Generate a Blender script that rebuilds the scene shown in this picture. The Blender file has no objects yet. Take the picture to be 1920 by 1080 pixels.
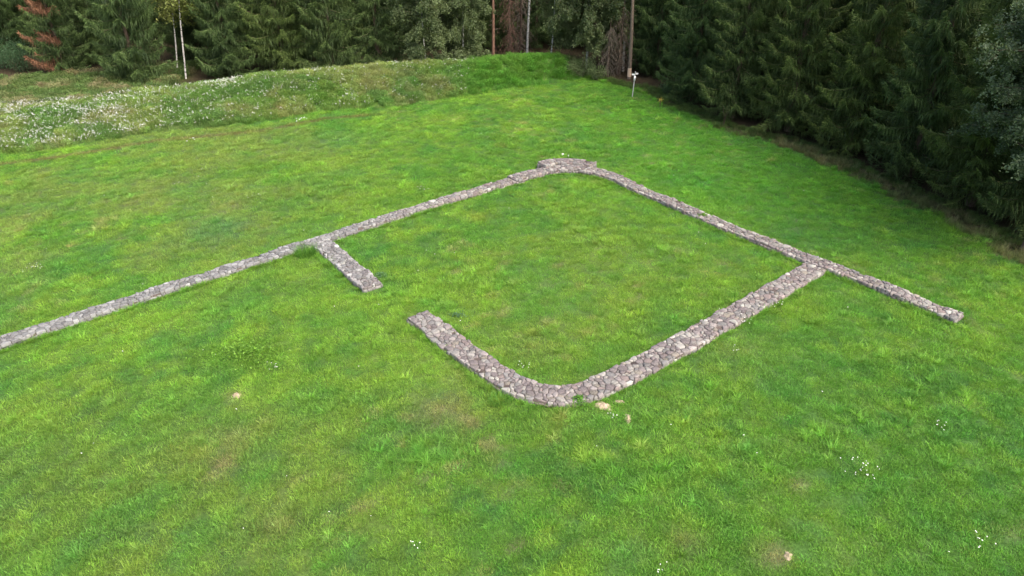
import bpy, math, random
import numpy as np
from mathutils import Vector

random.seed(7)
RNG = np.random.default_rng(11)
S = bpy.context.scene
COL = S.collection
PI = math.pi

# ------------------------------------------------------------------ camera
CAM_H, FPX, PITCH = 20.0, 1382.0, math.radians(30.1)
cam_d = bpy.data.cameras.new('camera')
cam = bpy.data.objects.new('camera', cam_d)
COL.objects.link(cam)
cam.location = (0, 0, CAM_H)
cam.rotation_euler = (PI / 2 - PITCH, 0, 0)
cam_d.sensor_width = 36
cam_d.lens = 36 * FPX / 1920
cam_d.clip_end = 3000
S.camera = cam

# ------------------------------------------------------------------ light: an overcast afternoon, brighter from the right
SUN_AZ, SUN_EL = math.radians(132), math.radians(54)     # azimuth from +Y towards +X
world = bpy.data.worlds.new('World')
S.world = world
world.use_nodes = True
wn = world.node_tree
bg = wn.nodes['Background']
sky = wn.nodes.new('ShaderNodeTexSky')
sky.sky_type = 'NISHITA'
sky.sun_disc = False
sky.sun_elevation = SUN_EL
sky.sun_rotation = SUN_AZ
sky.air_density = 1.0
sky.dust_density = 6.0
sky.ozone_density = 0.6
wn.links.new(sky.outputs[0], bg.inputs[0])
bg.inputs[1].default_value = 0.15
sun_d = bpy.data.lights.new('sun', 'SUN')
sun_d.energy = 1.5
sun_d.angle = math.radians(45)
sun_d.color = (1.0, 0.95, 0.87)
sun = bpy.data.objects.new('sun', sun_d)
COL.objects.link(sun)
sdir = Vector((math.sin(SUN_AZ) * math.cos(SUN_EL), math.cos(SUN_AZ) * math.cos(SUN_EL), math.sin(SUN_EL)))
sun.rotation_euler = sdir.to_track_quat('Z', 'Y').to_euler()
sun.location = sdir * 60
S.view_settings.view_transform = 'Standard'
S.view_settings.look = 'None'
S.view_settings.gamma = 1
S.view_settings.use_curve_mapping = False
S.view_settings.exposure = 1.28
S.render.engine = 'CYCLES'
S.cycles.max_bounces = 4
S.cycles.diffuse_bounces = 2
S.cycles.transmission_bounces = 3

# ------------------------------------------------------------------ helpers
def at(px, py, z=0.0):
    """the point at height z that the photograph shows at pixel px, py"""
    u, v = (px - 960) / FPX, (540 - py) / FPX
    d = (u, math.cos(PITCH) + v * math.sin(PITCH), -math.sin(PITCH) + v * math.cos(PITCH))
    t = (z - CAM_H) / d[2]
    return np.array((d[0] * t, d[1] * t))

def pix(P):
    """pixel of world points (N,3)"""
    P = np.asarray(P, float)
    w = P[:, 1] * math.cos(PITCH) - (P[:, 2] - CAM_H) * math.sin(PITCH)
    up = P[:, 1] * math.sin(PITCH) + (P[:, 2] - CAM_H) * math.cos(PITCH)
    return 960 + FPX * P[:, 0] / w, 540 - FPX * up / w, w

def lin(r, g, b):
    f = lambda c: (c / 255 / 12.92) if c <= 10 else ((c / 255 + 0.055) / 1.055) ** 2.4
    return (f(r), f(g), f(b))

_perm = np.random.default_rng(3).random((256, 256))
def vnoise(x, y, scale, seed=0):
    x = np.asarray(x, float) / scale + seed * 17.31; y = np.asarray(y, float) / scale + seed * 9.77
    xi, yi = np.floor(x).astype(int), np.floor(y).astype(int)
    fx, fy = x - xi, y - yi
    fx, fy = fx * fx * (3 - 2 * fx), fy * fy * (3 - 2 * fy)
    g = lambda a, b: _perm[a & 255, b & 255]
    return (g(xi, yi) * (1 - fx) + g(xi + 1, yi) * fx) * (1 - fy) + (g(xi, yi + 1) * (1 - fx) + g(xi + 1, yi + 1) * fx) * fy
def fbm(x, y, scale, seed=0, octv=4):
    s, a, t = 0, 1.0, 0
    for k in range(octv):
        r = 0.6 + 1.1 * k + 0.37 * seed                    # turn each octave so that no lattice shows
        s = s + a * vnoise(np.asarray(x) * math.cos(r) - np.asarray(y) * math.sin(r), np.asarray(x) * math.sin(r) + np.asarray(y) * math.cos(r), scale / 2 ** k, seed + k * 3); t += a; a *= 0.55
    return s / t
def sstep(a, b, x):
    t = np.clip((np.asarray(x, float) - a) / (b - a), 0, 1)
    return t * t * (3 - 2 * t)

def mk(name, V, T=None, Q=None, attrs=None, smooth=False):
    """mesh from arrays: tris T, quads Q; attrs {name: (type, per-vertex data)}"""
    me = bpy.data.meshes.new(name)
    V = np.asarray(V, np.float32).reshape(-1, 3)
    nt = 0 if T is None else len(T); nq = 0 if Q is None else len(Q)
    me.vertices.add(len(V)); me.vertices.foreach_set('co', V.ravel())
    if nt + nq:
        idx = np.concatenate([np.asarray(a, np.int32).ravel() for a in (T, Q) if a is not None and len(a)])
        me.loops.add(len(idx)); me.loops.foreach_set('vertex_index', idx)
        st = np.concatenate([np.arange(nt) * 3, nt * 3 + np.arange(nq) * 4]).astype(np.int32)
        me.polygons.add(nt + nq); me.polygons.foreach_set('loop_start', st)
        if smooth:
            me.polygons.foreach_set('use_smooth', np.ones(nt + nq, bool))
    for k, (typ, data) in (attrs or {}).items():
        a = me.attributes.new(k, typ, 'POINT')
        key = {'FLOAT': 'value', 'INT': 'value', 'FLOAT_VECTOR': 'vector', 'FLOAT_COLOR': 'color'}[typ]
        a.data.foreach_set(key, np.asarray(data, np.int32 if typ == 'INT' else np.float32).ravel())
    me.update(calc_edges=True)
    return me

def obj(name, me, mat=None, parent=None, loc=None, link=True):
    o = bpy.data.objects.new(name, me)
    if mat is not None and me is not None and not me.materials:
        for m in (mat if isinstance(mat, (list, tuple)) else [mat]):
            me.materials.append(m)
    if loc is not None:
        o.location = loc
    if link:
        COL.objects.link(o)
    if parent is not None:
        o.parent = parent
        if name in FINE:
            o['kind'] = 'stuff'
    return o

FINE = ('limbs', 'crown', 'dead_boughs', 'stems', 'foliage', 'flower_heads', 'leaves', 'stalks', 'blades', 'branch_stubs', 'bare_branches')
def tag(o, label=None, cat=None, group=None, kind=None):
    for k, v in (('label', label), ('category', cat), ('group', group), ('kind', kind)):
        if v:
            o[k] = v
    return o

def thing(name, label, cat, loc=(0, 0, 0), rz=0.0, group=None):
    o = bpy.data.objects.new(name, None)
    o.empty_display_size = 0.3
    COL.objects.link(o)
    o.location = loc; o.rotation_euler = (0, 0, rz)
    return tag(o, label, cat, group)

class NB:
    """small node-tree builder"""
    def __init__(s, name):
        s.m = bpy.data.materials.new(name); s.m.use_nodes = True
        s.t = s.m.node_tree; s.t.nodes.clear()
        s.out = s.n('ShaderNodeOutputMaterial')
    def n(s, typ, **kw):
        nd = s.t.nodes.new(typ)
        for k, v in kw.items():
            setattr(nd, k, v)
        return nd
    def l(s, a, b):
        s.t.links.new(a, b)
    def attr(s, name, typ='GEOMETRY'):
        return s.n('ShaderNodeAttribute', attribute_name=name, attribute_type=typ)
    def noise(s, scale, detail=3, coord=None, rough=0.55):
        nd = s.n('ShaderNodeTexNoise'); nd.inputs['Scale'].default_value = scale
        nd.inputs['Detail'].default_value = detail; nd.inputs['Roughness'].default_value = rough
        if coord is not None:
            s.l(coord, nd.inputs['Vector'])
        return nd
    def ramp(s, fac, stops):
        r = s.n('ShaderNodeValToRGB')
        e = r.color_ramp.elements
        while len(e) < len(stops):
            e.new(0.5)
        for i, (p, c) in enumerate(stops):
            e[i].position = p; e[i].color = (*c, 1)
        s.l(fac, r.inputs[0])
        return r
    def mix(s, mode, a, b, fac=1.0):
        nd = s.n('ShaderNodeMix', data_type='RGBA', blend_type=mode)
        for v, i in ((a, 6), (b, 7), (fac, 0)):
            if hasattr(v, 'links'):
                s.l(v, nd.inputs[i])
            elif i == 0:
                nd.inputs[0].default_value = v
            else:
                nd.inputs[i].default_value = (*v, 1) if len(v) == 3 else v
        return nd.outputs[2]
    def scale(s, col, fac):
        nd = s.n('ShaderNodeVectorMath', operation='SCALE')
        s.l(col, nd.inputs[0])
        if hasattr(fac, 'links'):
            s.l(fac, nd.inputs['Scale'])
        else:
            nd.inputs['Scale'].default_value = fac
        return nd.outputs[0]
    def maprange(s, v, a, b, c, d):
        nd = s.n('ShaderNodeMapRange')
        s.l(v, nd.inputs[0])
        for i, x in enumerate((a, b, c, d)):
            nd.inputs[i + 1].default_value = x
        return nd.outputs[0]
    def principled(s, col, rough=0.8, spec=0.3, bump=None, bstr=0.3, bdist=0.02):
        p = s.n('ShaderNodeBsdfPrincipled')
        p.inputs['Roughness'].default_value = rough
        p.inputs['Specular IOR Level'].default_value = spec
        if hasattr(col, 'links'):
            s.l(col, p.inputs['Base Color'])
        else:
            p.inputs['Base Color'].default_value = (*col, 1)
        if bump is not None:
            b = s.n('ShaderNodeBump'); b.inputs['Strength'].default_value = bstr; b.inputs['Distance'].default_value = bdist
            s.l(bump, b.inputs['Height']); s.l(b.outputs[0], p.inputs['Normal'])
        s.l(p.outputs[0], s.out.inputs[0])
        return s.m
    def leafy(s, col, trans=0.35, rough=0.55, spec=0.25, warm=(1.15, 1.1, 0.55)):
        p = s.n('ShaderNodeBsdfPrincipled')
        p.inputs['Roughness'].default_value = rough; p.inputs['Specular IOR Level'].default_value = spec
        s.l(col, p.inputs['Base Color'])
        t = s.n('ShaderNodeBsdfTranslucent')
        s.l(s.mix('MULTIPLY', col, warm, 1.0), t.inputs[0])
        mx = s.n('ShaderNodeMixShader'); mx.inputs[0].default_value = trans
        s.l(p.outputs[0], mx.inputs[1]); s.l(t.outputs[0], mx.inputs[2]); s.l(mx.outputs[0], s.out.inputs[0])
        return s.m

def geo_pos(b):
    return b.n('ShaderNodeNewGeometry').outputs['Position']

# ------------------------------------------------------------------ materials
def m_blade():
    b = NB('grass_blade')
    c = b.attr('tint', 'INSTANCER').outputs['Vector']
    v = b.attr('shade').outputs['Fac']
    c = b.scale(c, v)
    return b.leafy(c, 0.35, 0.6, 0.2)
def m_ground():
    b = NB('ground_soil')
    c = b.attr('tint').outputs['Color']
    p = geo_pos(b)
    n1 = b.noise(9, 4, p); n2 = b.noise(60, 2, p)
    k = b.maprange(n1.outputs[0], 0.3, 0.7, 0.55, 1.35)
    k2 = b.maprange(n2.outputs[0], 0.3, 0.7, 0.7, 1.25)
    return b.principled(b.scale(b.scale(c, k), k2), 0.95, 0.1, n2.outputs[0], 0.6, 0.05)
def m_stone():
    b = NB('wall_stone')
    c = b.attr('tint').outputs['Color']
    p = geo_pos(b)
    n1 = b.noise(7, 5, p, 0.65); n2 = b.noise(45, 4, p, 0.7); n3 = b.noise(1.3, 2, p)
    c = b.scale(c, b.maprange(n1.outputs[0], 0.28, 0.72, 0.74, 1.24))
    c = b.scale(c, b.maprange(n2.outputs[0], 0.3, 0.7, 0.82, 1.18))
    lich = b.maprange(n2.outputs[0], 0.56, 0.68, 0.0, 0.5)
    c = b.mix('MIX', c, (0.46, 0.45, 0.40), lich)
    moss = b.maprange(n3.outputs[0], 0.6, 0.75, 0.0, 0.3)
    c = b.mix('MIX', c, (0.10, 0.11, 0.07), moss)
    return b.principled(c, 0.92, 0.2, n2.outputs[0], 0.7, 0.02)
def m_mortar():
    b = NB('wall_mortar')
    p = geo_pos(b)
    n = b.noise(25, 5, p, 0.7)
    r = b.ramp(n.outputs[0], [(0.3, (0.050, 0.040, 0.037)), (0.7, (0.125, 0.102, 0.094))])
    return b.principled(r.outputs[0], 0.97, 0.1, n.outputs[0], 0.8, 0.02)
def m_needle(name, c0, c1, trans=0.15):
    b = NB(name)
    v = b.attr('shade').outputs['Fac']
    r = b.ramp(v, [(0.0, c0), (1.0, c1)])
    oi = b.n('ShaderNodeObjectInfo')
    hue = b.mix('MULTIPLY', r.outputs[0], b.ramp(oi.outputs['Random'], [(0, (0.90, 0.96, 0.97)), (0.5, (1, 1, 1)), (1, (1.12, 1.06, 0.88))]).outputs[0])
    p = geo_pos(b)
    n = b.noise(1.1, 3, p)
    c = b.scale(hue, b.maprange(n.outputs[0], 0.3, 0.7, 0.75, 1.25))
    return b.leafy(c, trans, 0.6, 0.25, (1.1, 1.1, 0.7))
def m_bark(name, c0, c1, sc=(14, 14, 3)):
    b = NB(name)
    tc = b.n('ShaderNodeTexCoord'); mp = b.n('ShaderNodeMapping'); mp.inputs['Scale'].default_value = sc
    b.l(tc.outputs['Object'], mp.inputs['Vector'])
    n = b.noise(1.0, 5, mp.outputs[0], 0.65)
    r = b.ramp(n.outputs[0], [(0.3, c0), (0.7, c1)])
    return b.principled(r.outputs[0], 0.9, 0.2, n.outputs[0], 0.8, 0.03)
def m_birch_bark():
    b = NB('birch_bark')
    tc = b.n('ShaderNodeTexCoord'); mp = b.n('ShaderNodeMapping'); mp.inputs['Scale'].default_value = (3, 3, 5)
    b.l(tc.outputs['Object'], mp.inputs['Vector'])
    n = b.noise(1.2, 4, mp.outputs[0], 0.7)
    r = b.ramp(n.outputs[0], [(0.40, (0.05, 0.045, 0.04)), (0.47, (0.5, 0.49, 0.45)), (0.8, (0.72, 0.71, 0.67))])
    return b.principled(r.outputs[0], 0.7, 0.3, n.outputs[0], 0.4, 0.01)
def m_plain(name, c, rough=0.7, sc=20, amp=0.25, spec=0.3):
    b = NB(name)
    n = b.noise(sc, 4, geo_pos(b))
    rgb = b.n('ShaderNodeRGB'); rgb.outputs[0].default_value = (*c, 1)
    return b.principled(b.scale(rgb.outputs[0], b.maprange(n.outputs[0], 0.3, 0.7, 1 - amp, 1 + amp)), rough, spec, n.outputs[0], 0.3, 0.01)
def m_shadeleaf(name, c0, c1, trans=0.4):
    b = NB(name)
    v = b.attr('shade').outputs['Fac']
    r = b.ramp(v, [(0.0, c0), (1.0, c1)])
    n = b.noise(1.5, 3, geo_pos(b))
    return b.leafy(b.scale(r.outputs[0], b.maprange(n.outputs[0], 0.3, 0.7, 0.8, 1.2)), trans, 0.5, 0.3)

M = dict(
    blade=m_blade(), ground=m_ground(), stone=m_stone(), mortar=m_mortar(),
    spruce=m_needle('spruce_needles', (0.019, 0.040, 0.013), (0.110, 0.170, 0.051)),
    deadneedle=m_needle('dead_needles', (0.095, 0.050, 0.032), (0.31, 0.165, 0.105), 0.1),
    deadtwig=m_needle('bare_twigs', (0.075, 0.058, 0.044), (0.25, 0.20, 0.155), 0.0),
    browntwig=m_needle('brown_twigs', (0.06, 0.035, 0.026), (0.20, 0.115, 0.08), 0.0),
    bark=m_bark('spruce_bark', (0.045, 0.032, 0.024), (0.17, 0.125, 0.095)),
    pinebark=m_bark('pine_bark', (0.085, 0.048, 0.035), (0.25, 0.145, 0.105)),
    palebark=m_bark('grey_bark', (0.085, 0.068, 0.052), (0.25, 0.195, 0.15)),
    birch=m_birch_bark(),
    birchleaf=m_shadeleaf('birch_leaves', (0.06, 0.095, 0.04), (0.21, 0.27, 0.125)),
    birchyellow=m_shadeleaf('yellow_birch_leaves', (0.10, 0.14, 0.03), (0.30, 0.34, 0.10)),
    willowleaf=m_shadeleaf('willow_leaves', (0.05, 0.085, 0.045), (0.20, 0.27, 0.155)),
    bushleaf=m_shadeleaf('bush_leaves', (0.03, 0.075, 0.035), (0.10, 0.19, 0.085)),
    paleleaf=m_shadeleaf('pale_bush_leaves', (0.05, 0.085, 0.035), (0.20, 0.27, 0.12)),
    weedleaf=m_shadeleaf('weed_leaves', (0.07, 0.17, 0.02), (0.20, 0.38, 0.05)),
    tuftleaf=m_shadeleaf('lush_blades', (0.05, 0.15, 0.02), (0.15, 0.33, 0.05)),
    blueleaf=m_shadeleaf('bluish_blades', (0.06, 0.14, 0.06), (0.14, 0.26, 0.12)),
    stem=m_plain('flower_stem', (0.10, 0.17, 0.05)),
    petal=m_plain('white_petals', (0.72, 0.73, 0.68), 0.8, 30, 0.12),
    yellow=m_plain('yellow_petals', (0.62, 0.48, 0.08), 0.8, 30, 0.15),
    whitepaint=m_plain('white_paint', (0.80, 0.80, 0.80), 0.5, 8, 0.06, 0.4),
    steel=m_plain('galvanised_steel', (0.46, 0.46, 0.45), 0.45, 15, 0.12, 0.5),
    signred=m_plain('sign_mark', (0.10, 0.10, 0.11), 0.5, 15, 0.1),
    sand=m_plain('sandy_earth', (0.32, 0.26, 0.185), 0.97, 9, 0.35, 0.1),
    cutwood=m_plain('stripped_wood', (0.60, 0.44, 0.31), 0.8, 12, 0.2),
)

# ------------------------------------------------------------------ lie of the land
FOOT = [(-75, 40), (-60, 46.5), (-40.1, 55.2), (-36.1, 56.9), (-30.0, 60.7), (-22.5, 63.1), (-17.7, 66.5), (-10.7, 68.6), (-4.2, 72.3), (0.0, 75.0), (5.0, 77.0), (6.9, 78.6)]
CREST = np.array([(-80, 48), (-62, 55.5), (-44.0, 63.1), (-37.7, 64.8), (-33.3, 67.6), (-28.0, 70.0), (-24.0, 72.0), (-18.5, 73.6), (-12.9, 75.6), (-4.4, 78.2), (0.0, 79.6), (4.4, 80.8)])
EDGE_Y = np.array([-200, 8, 20, 30, 37.9, 41.8, 46.9, 53.1, 58.6, 62.1, 68.5, 74.0, 78.0, 80.5, 300])
EDGE_X = np.array([40, 36, 33.5, 31.2, 29.3, 28.2, 26.6, 24.3, 21.0, 17.4, 14.2, 12.6, 9.0, 6.0, 6.0])
FOOT = np.array(FOOT, float)
def seg_dist(x, y, poly):
    """distance to a polyline, running index and signed side (+ = far side)"""
    best = np.full(np.shape(x), 1e9); idx = np.zeros(np.shape(x)); side = np.zeros(np.shape(x))
    for i in range(len(poly) - 1):
        a, d = poly[i], poly[i + 1] - poly[i]
        t = np.clip(((x - a[0]) * d[0] + (y - a[1]) * d[1]) / (d @ d), 0, 1)
        dx, dy = x - a[0] - t * d[0], y - a[1] - t * d[1]
        q = np.hypot(dx, dy); s = np.sign(d[0] * dy - d[1] * dx)
        m = q < best
        best = np.where(m, q, best); idx = np.where(m, i + t, idx); side = np.where(m, s, side)
    return best, idx, side
_fw = np.array([seg_dist(np.array([c[0]]), np.array([c[1]]), FOOT)[0][0] for c in CREST])
_fw[-1] = 3.0; _fw[-2] = 4.0
def bank_h(x, y):
    x = np.asarray(x, float); y = np.asarray(y, float)
    d, i, s = seg_dist(x, y, CREST)
    w = np.where(s > 0, 4.5, np.interp(i, np.arange(len(_fw)), _fw))
    hh = np.interp(i, np.arange(len(_fw)), np.array([1.3, 1.3, 1.3, 1.35, 1.45, 1.55, 1.75, 1.8, 1.8, 1.8, 1.8, 1.75]))
    t = np.clip(1 - d / w, 0, 1)
    return hh * (t * t * (3 - 2 * t)) ** 0.8 * (0.9 + 0.2 * fbm(x, y, 6, 9, 2))
def zt(x, y):
    x = np.asarray(x, float); y = np.asarray(y, float)
    return 0.22 * (fbm(x, y, 16, 5, 3) - 0.5) + bank_h(x, y)
def edge_d(x, y):
    """metres inside the meadow from the right-hand wood's edge (negative = in the wood)"""
    return np.interp(y, EDGE_Y, EDGE_X) - np.asarray(x, float) + 0.9 * (fbm(x, y, 3.5, 21, 2) - 0.5)
def behind_bank(x, y):
    d, i, s = seg_dist(np.asarray(x, float), np.asarray(y, float), CREST)
    return d * s
def zpt(p):
    return float(zt(np.array([p[0]]), np.array([p[1]]))[0])

# colours of the sward, as the plants themselves have them
C_BRIGHT = np.array((0.188, 0.330, 0.042)); C_MID = np.array((0.124, 0.265, 0.036)); C_DARK = np.array((0.070, 0.200, 0.045))
C_OLIVE = np.array((0.205, 0.265, 0.068)); C_TAN = np.array((0.40, 0.30, 0.165)); C_VIVID = np.array((0.098, 0.312, 0.036))
C_BLUE = np.array((0.085, 0.190, 0.080))
def mixc(a, b, t):
    t = np.clip(np.asarray(t), 0, 1)[..., None]
    return a * (1 - t) + b * t
def sward(x, y):
    """colour of the grass at x, y"""
    n0 = fbm(x, y, 9, 31, 3); n1 = fbm(x, y, 2.6, 41, 3); n2 = fbm(x, y, 0.9, 51, 2); n3 = fbm(x, y, 4.5, 61, 3)
    c = mixc(np.broadcast_to(C_MID, (*np.shape(x), 3)), C_BRIGHT, sstep(0.42, 0.66, n1 * 0.6 + n0 * 0.4))
    c = mixc(c, C_DARK, 0.6 * sstep(0.52, 0.68, n3 * 0.45 + n2 * 0.55))
    c = mixc(c, C_BRIGHT * 1.12, 0.7 * sstep(0.55, 0.72, fbm(x, y, 0.75, 55, 2)))
    # regions: vivid turf behind the right wall, olive turf on the far left, darker lush grass bottom right
    viv = sstep(2, 14, x) * sstep(34, 50, y) * 0.75
    c = mixc(c, C_VIVID, viv * (0.6 + 0.6 * (n1 - 0.3)))
    ol = sstep(-6, -20, x) * sstep(28, 40, y) * 0.62
    c = mixc(c, C_OLIVE, ol * sstep(0.32, 0.6, fbm(x, y, 6, 71, 3)))
    lo = sstep(0, -9, x) * sstep(30, 20, y) * 0.38
    c = mixc(c, C_OLIVE * 0.85, lo * sstep(0.35, 0.6, n0))
    lush = sstep(6, 15, x) * sstep(33, 22, y) * 0.35
    c = mixc(c, C_DARK * np.array((1.3, 1.25, 1.0)), lush)
    inside = np.exp(-(((x - 4.5) / 6.5) ** 2 + ((y - 36) / 8.5) ** 2)) * 0.7
    c = mixc(c, C_OLIVE * np.array((1.0, 1.2, 0.75)), inside * (0.35 + n1))
    # withered spots
    tanm = sstep(0.68, 0.82, fbm(x, y, 0.6, 81, 2)) * 0.4 * sstep(0.45, 0.6, fbm(x, y, 8, 91, 2))
    c = mixc(c, C_TAN, tanm)
    for px, py, r, col, k in PATCHES:
        p = at(px, py)
        c = mixc(c, col, k * np.exp(-((x - p[0]) ** 2 + (y - p[1]) ** 2) / r ** 2) * (0.55 + 0.9 * (n2 - 0.2)))
    # faint line worn along the foot of the bank
    d, i, s = seg_dist(x, y, FOOT + np.array((0.9, -2.1)))
    c = mixc(c, np.array((0.092, 0.262, 0.045)), 0.45 * sstep(0.48, 0.68, fbm(x, y, 2.2, 57, 4)))
    c = c * np.array((1.07, 1.11, 1.08))
    c = mixc(c, np.array((0.20, 0.17, 0.07)), 0.9 * np.exp(-(d / 0.34) ** 2) * sstep(-8, -16, x))
    return c
PATCHES = [(410, 432, 2.0, C_BLUE, 0.9), (640, 262, 2.6, C_BLUE, 0.5), (1235, 470, 1.6, C_DARK, 0.5), (1480, 440, 2.2, C_DARK, 0.6), (1600, 470, 2.0, C_DARK, 0.5),
           (1640, 590, 1.6, C_DARK, 0.55), (870, 690, 0.9, C_OLIVE, 0.6), (840, 770, 1.6, C_TAN * 0.75, 0.5), (470, 670, 1.5, C_BRIGHT, 0.6),
           (430, 830, 1.8, C_TAN * 0.7, 0.35), (1400, 660, 1.5, C_OLIVE * 1.2, 0.6), (1340, 650, 0.8, C_OLIVE * 1.2, 0.6), (880, 790, 0.35, C_TAN, 0.8),
           (330, 350, 4.5, C_OLIVE * 1.05, 0.5), (1000, 640, 2.0, C_OLIVE, 0.5), (890, 410, 0.8, np.array((0.33, 0.30, 0.05)), 0.5), (1500, 910, 0.35, C_TAN, 0.7),
           (1450, 1040, 0.45, C_TAN * 0.85, 0.8), (1290, 1020, 0.5, C_TAN * 0.55, 0.7), (440, 740, 0.35, C_TAN, 0.7), (1310, 405, 1.0, C_OLIVE, 0.5),
           (1690, 650, 1.5, C_BRIGHT, 0.4), (700, 420, 1.5, C_BRIGHT, 0.5), (1065, 800, 1.2, C_OLIVE * 0.95, 0.5), (1500, 690, 2.0, C_BRIGHT, 0.35),
           (520, 980, 1.2, C_OLIVE, 0.4), (90, 980, 1.0, C_BRIGHT, 0.3), (1180, 1040, 0.7, C_BLUE, 0.6), (560, 900, 0.3, C_TAN, 0.5),
           (680, 950, 0.25, C_TAN, 0.6), (420, 865, 0.3, C_TAN, 0.7), (400, 895, 0.25, C_TAN, 0.7), (515, 985, 0.3, C_TAN, 0.5)]

# ------------------------------------------------------------------ ground sheet
def stretch(lo, hi, step, far, n):
    core = np.arange(lo, hi + step * 0.5, step)
    g = step * np.cumsum(1.32 ** np.arange(1, n + 1))
    g = g * (far / g[-1])
    g = np.maximum(g, step * np.arange(1, n + 1))
    return np.concatenate([lo - g[::-1], core, hi + g])
gx = stretch(-62, 48, 0.55, 900, 22); gy = stretch(10, 96, 0.55, 900, 22)
X, Y = np.meshgrid(gx, gy)
Z = zt(X, Y)
tint = sward(X, Y) * np.array((0.42, 0.40, 0.55))
wood = np.maximum(sstep(0.6, -1.2, edge_d(X, Y)), sstep(1.5, 3.5, behind_bank(X, Y)) * sstep(-38, -34, X + 3 * (fbm(X, Y, 5, 7, 2) - 0.5)))
wood = np.maximum(wood, sstep(15, 19, behind_bank(X, Y)))
wood = np.where((Y > 84) & (X > -36), np.maximum(wood, sstep(84, 86, Y)), wood)
litter = mixc(np.broadcast_to(np.array((0.032, 0.030, 0.016)), (*X.shape, 3)), np.array((0.065, 0.048, 0.028)), fbm(X, Y, 3, 15, 3))
tint = mixc(tint, litter, wood)
nx_, ny_ = len(gx), len(gy)
ii = np.arange(nx_ * ny_).reshape(ny_, nx_)
quads = np.stack([ii[:-1, :-1], ii[:-1, 1:], ii[1:, 1:], ii[1:, :-1]], -1).reshape(-1, 4)
g_me = mk('ground', np.stack([X, Y, Z], -1).reshape(-1, 3), None, quads,
          {'tint': ('FLOAT_COLOR', np.concatenate([tint.reshape(-1, 3), np.ones((nx_ * ny_, 1))], 1))}, True)
tag(obj('ground', g_me, M['ground']), 'grassy clearing floor running into brown woodland litter', None, None, 'structure')

# ------------------------------------------------------------------ stone walls
def smooth_line(pts, step=0.12, it=3):
    p = np.array(pts, float)
    for _ in range(it):
        q = [p[0]]
        for a, b in zip(p[:-1], p[1:]):
            q += [a * 0.75 + b * 0.25, a * 0.25 + b * 0.75]
        p = np.array(q + [p[-1]])
    d = np.concatenate([[0], np.cumsum(np.hypot(*np.diff(p, axis=0).T))])
    s = np.linspace(0, d[-1], int(d[-1] / step) + 2)
    return np.stack([np.interp(s, d, p[:, 0]), np.interp(s, d, p[:, 1])], 1), s

class Line:
    def __init__(self, pts, it=3):
        self.p, self.s = smooth_line(pts, it=it)
        t = np.gradient(self.p, axis=0); t /= np.linalg.norm(t, axis=1)[:, None]
        self.n = np.stack([-t[:, 1], t[:, 0]], 1)          # left-hand normal
        self.len = self.s[-1]
    def xy(self, s, t):
        f = lambda a: np.interp(s, self.s, a)
        s_ = np.asarray(s, float)
        t = t * (1 + 0.03 * np.sin(s_ * 1.7 + self.len) + 0.02 * np.sin(s_ * 4.1)) + 0.025 * np.sin(s_ * 0.9 + 2 * self.len)
        return np.stack([f(self.p[:, 0]) + t * f(self.n[:, 0]), f(self.p[:, 1]) + t * f(self.n[:, 1])], -1)

def clip_poly(poly, nx, ny, c):
    """keep the side nx*x+ny*y <= c"""
    out = []
    m = len(poly)
    for k in range(m):
        a, b = poly[k], poly[(k + 1) % m]
        da, db = nx * a[0] + ny * a[1] - c, nx * b[0] + ny * b[1] - c
        if da <= 0:
            out.append(a)
        if (da < 0 < db) or (db < 0 < da):
            t = da / (da - db)
            out.append((a[0] + t * (b[0] - a[0]), a[1] + t * (b[1] - a[1])))
    return out

def cells(L, w, size, rng, grow=0.04):
    """irregular fitted stones on a strip L long, w wide; returns polygons in s,t"""
    pts = []
    n = int(L * w / size ** 2 * 6)
    cell = {}
    cand = np.stack([rng.random(n) * L, (rng.random(n) - 0.5) * w], 1)
    rad = size * rng.choice([0.62, 0.85, 1.1, 1.35], n, p=[0.34, 0.34, 0.22, 0.10])
    keep, kr = [], []
    for (s, t), r in zip(cand, rad):
        k = int(s / 0.5)
        ok = True
        for kk in (k - 1, k, k + 1):
            for j in cell.get(kk, ()):
                if (keep[j][0] - s) ** 2 + (keep[j][1] - t) ** 2 < (0.5 * (kr[j] + r)) ** 2:
                    ok = False; break
            if not ok:
                break
        if ok:
            cell.setdefault(k, []).append(len(keep)); keep.append((s, t)); kr.append(r)
    P = np.array(keep); R = np.array(kr)
    order = np.argsort(P[:, 0])
    P, R = P[order], R[order]
    res = []
    for i in range(len(P)):
        s, t = P[i]
        e1, e2 = rng.uniform(-0.06, grow + 0.02, 2)
        poly = [(max(s - 0.7, 0), -w / 2 - e1), (min(s + 0.7, L), -w / 2 - e1), (min(s + 0.7, L), w / 2 + e2), (max(s - 0.7, 0), w / 2 + e2)]
        lo, hi = np.searchsorted(P[:, 0], (s - 1.2, s + 1.2))
        for j in range(lo, hi):
            if j == i:
                continue
            dx, dy = P[j] - P[i]
            d2 = dx * dx + dy * dy
            if d2 > 1.2 ** 2:
                continue
            d = math.sqrt(d2)
            cut = 0.5 * d + (R[i] ** 2 - R[j] ** 2) / (2 * d) * 0.6     # weighted bisector
            nx, ny = dx / d, dy / d
            poly = clip_poly(poly, nx, ny, nx * s + ny * t + cut - 0.5 * GAP)
            if len(poly) < 3:
                break
        if len(poly) >= 3:
            pa = np.array(poly)
            a = 0.5 * abs(np.dot(pa[:, 0], np.roll(pa[:, 1], -1)) - np.dot(pa[:, 1], np.roll(pa[:, 0], -1)))
            if a > 0.006:
                res.append(pa)
    return res
GAP = 0.027

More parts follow.
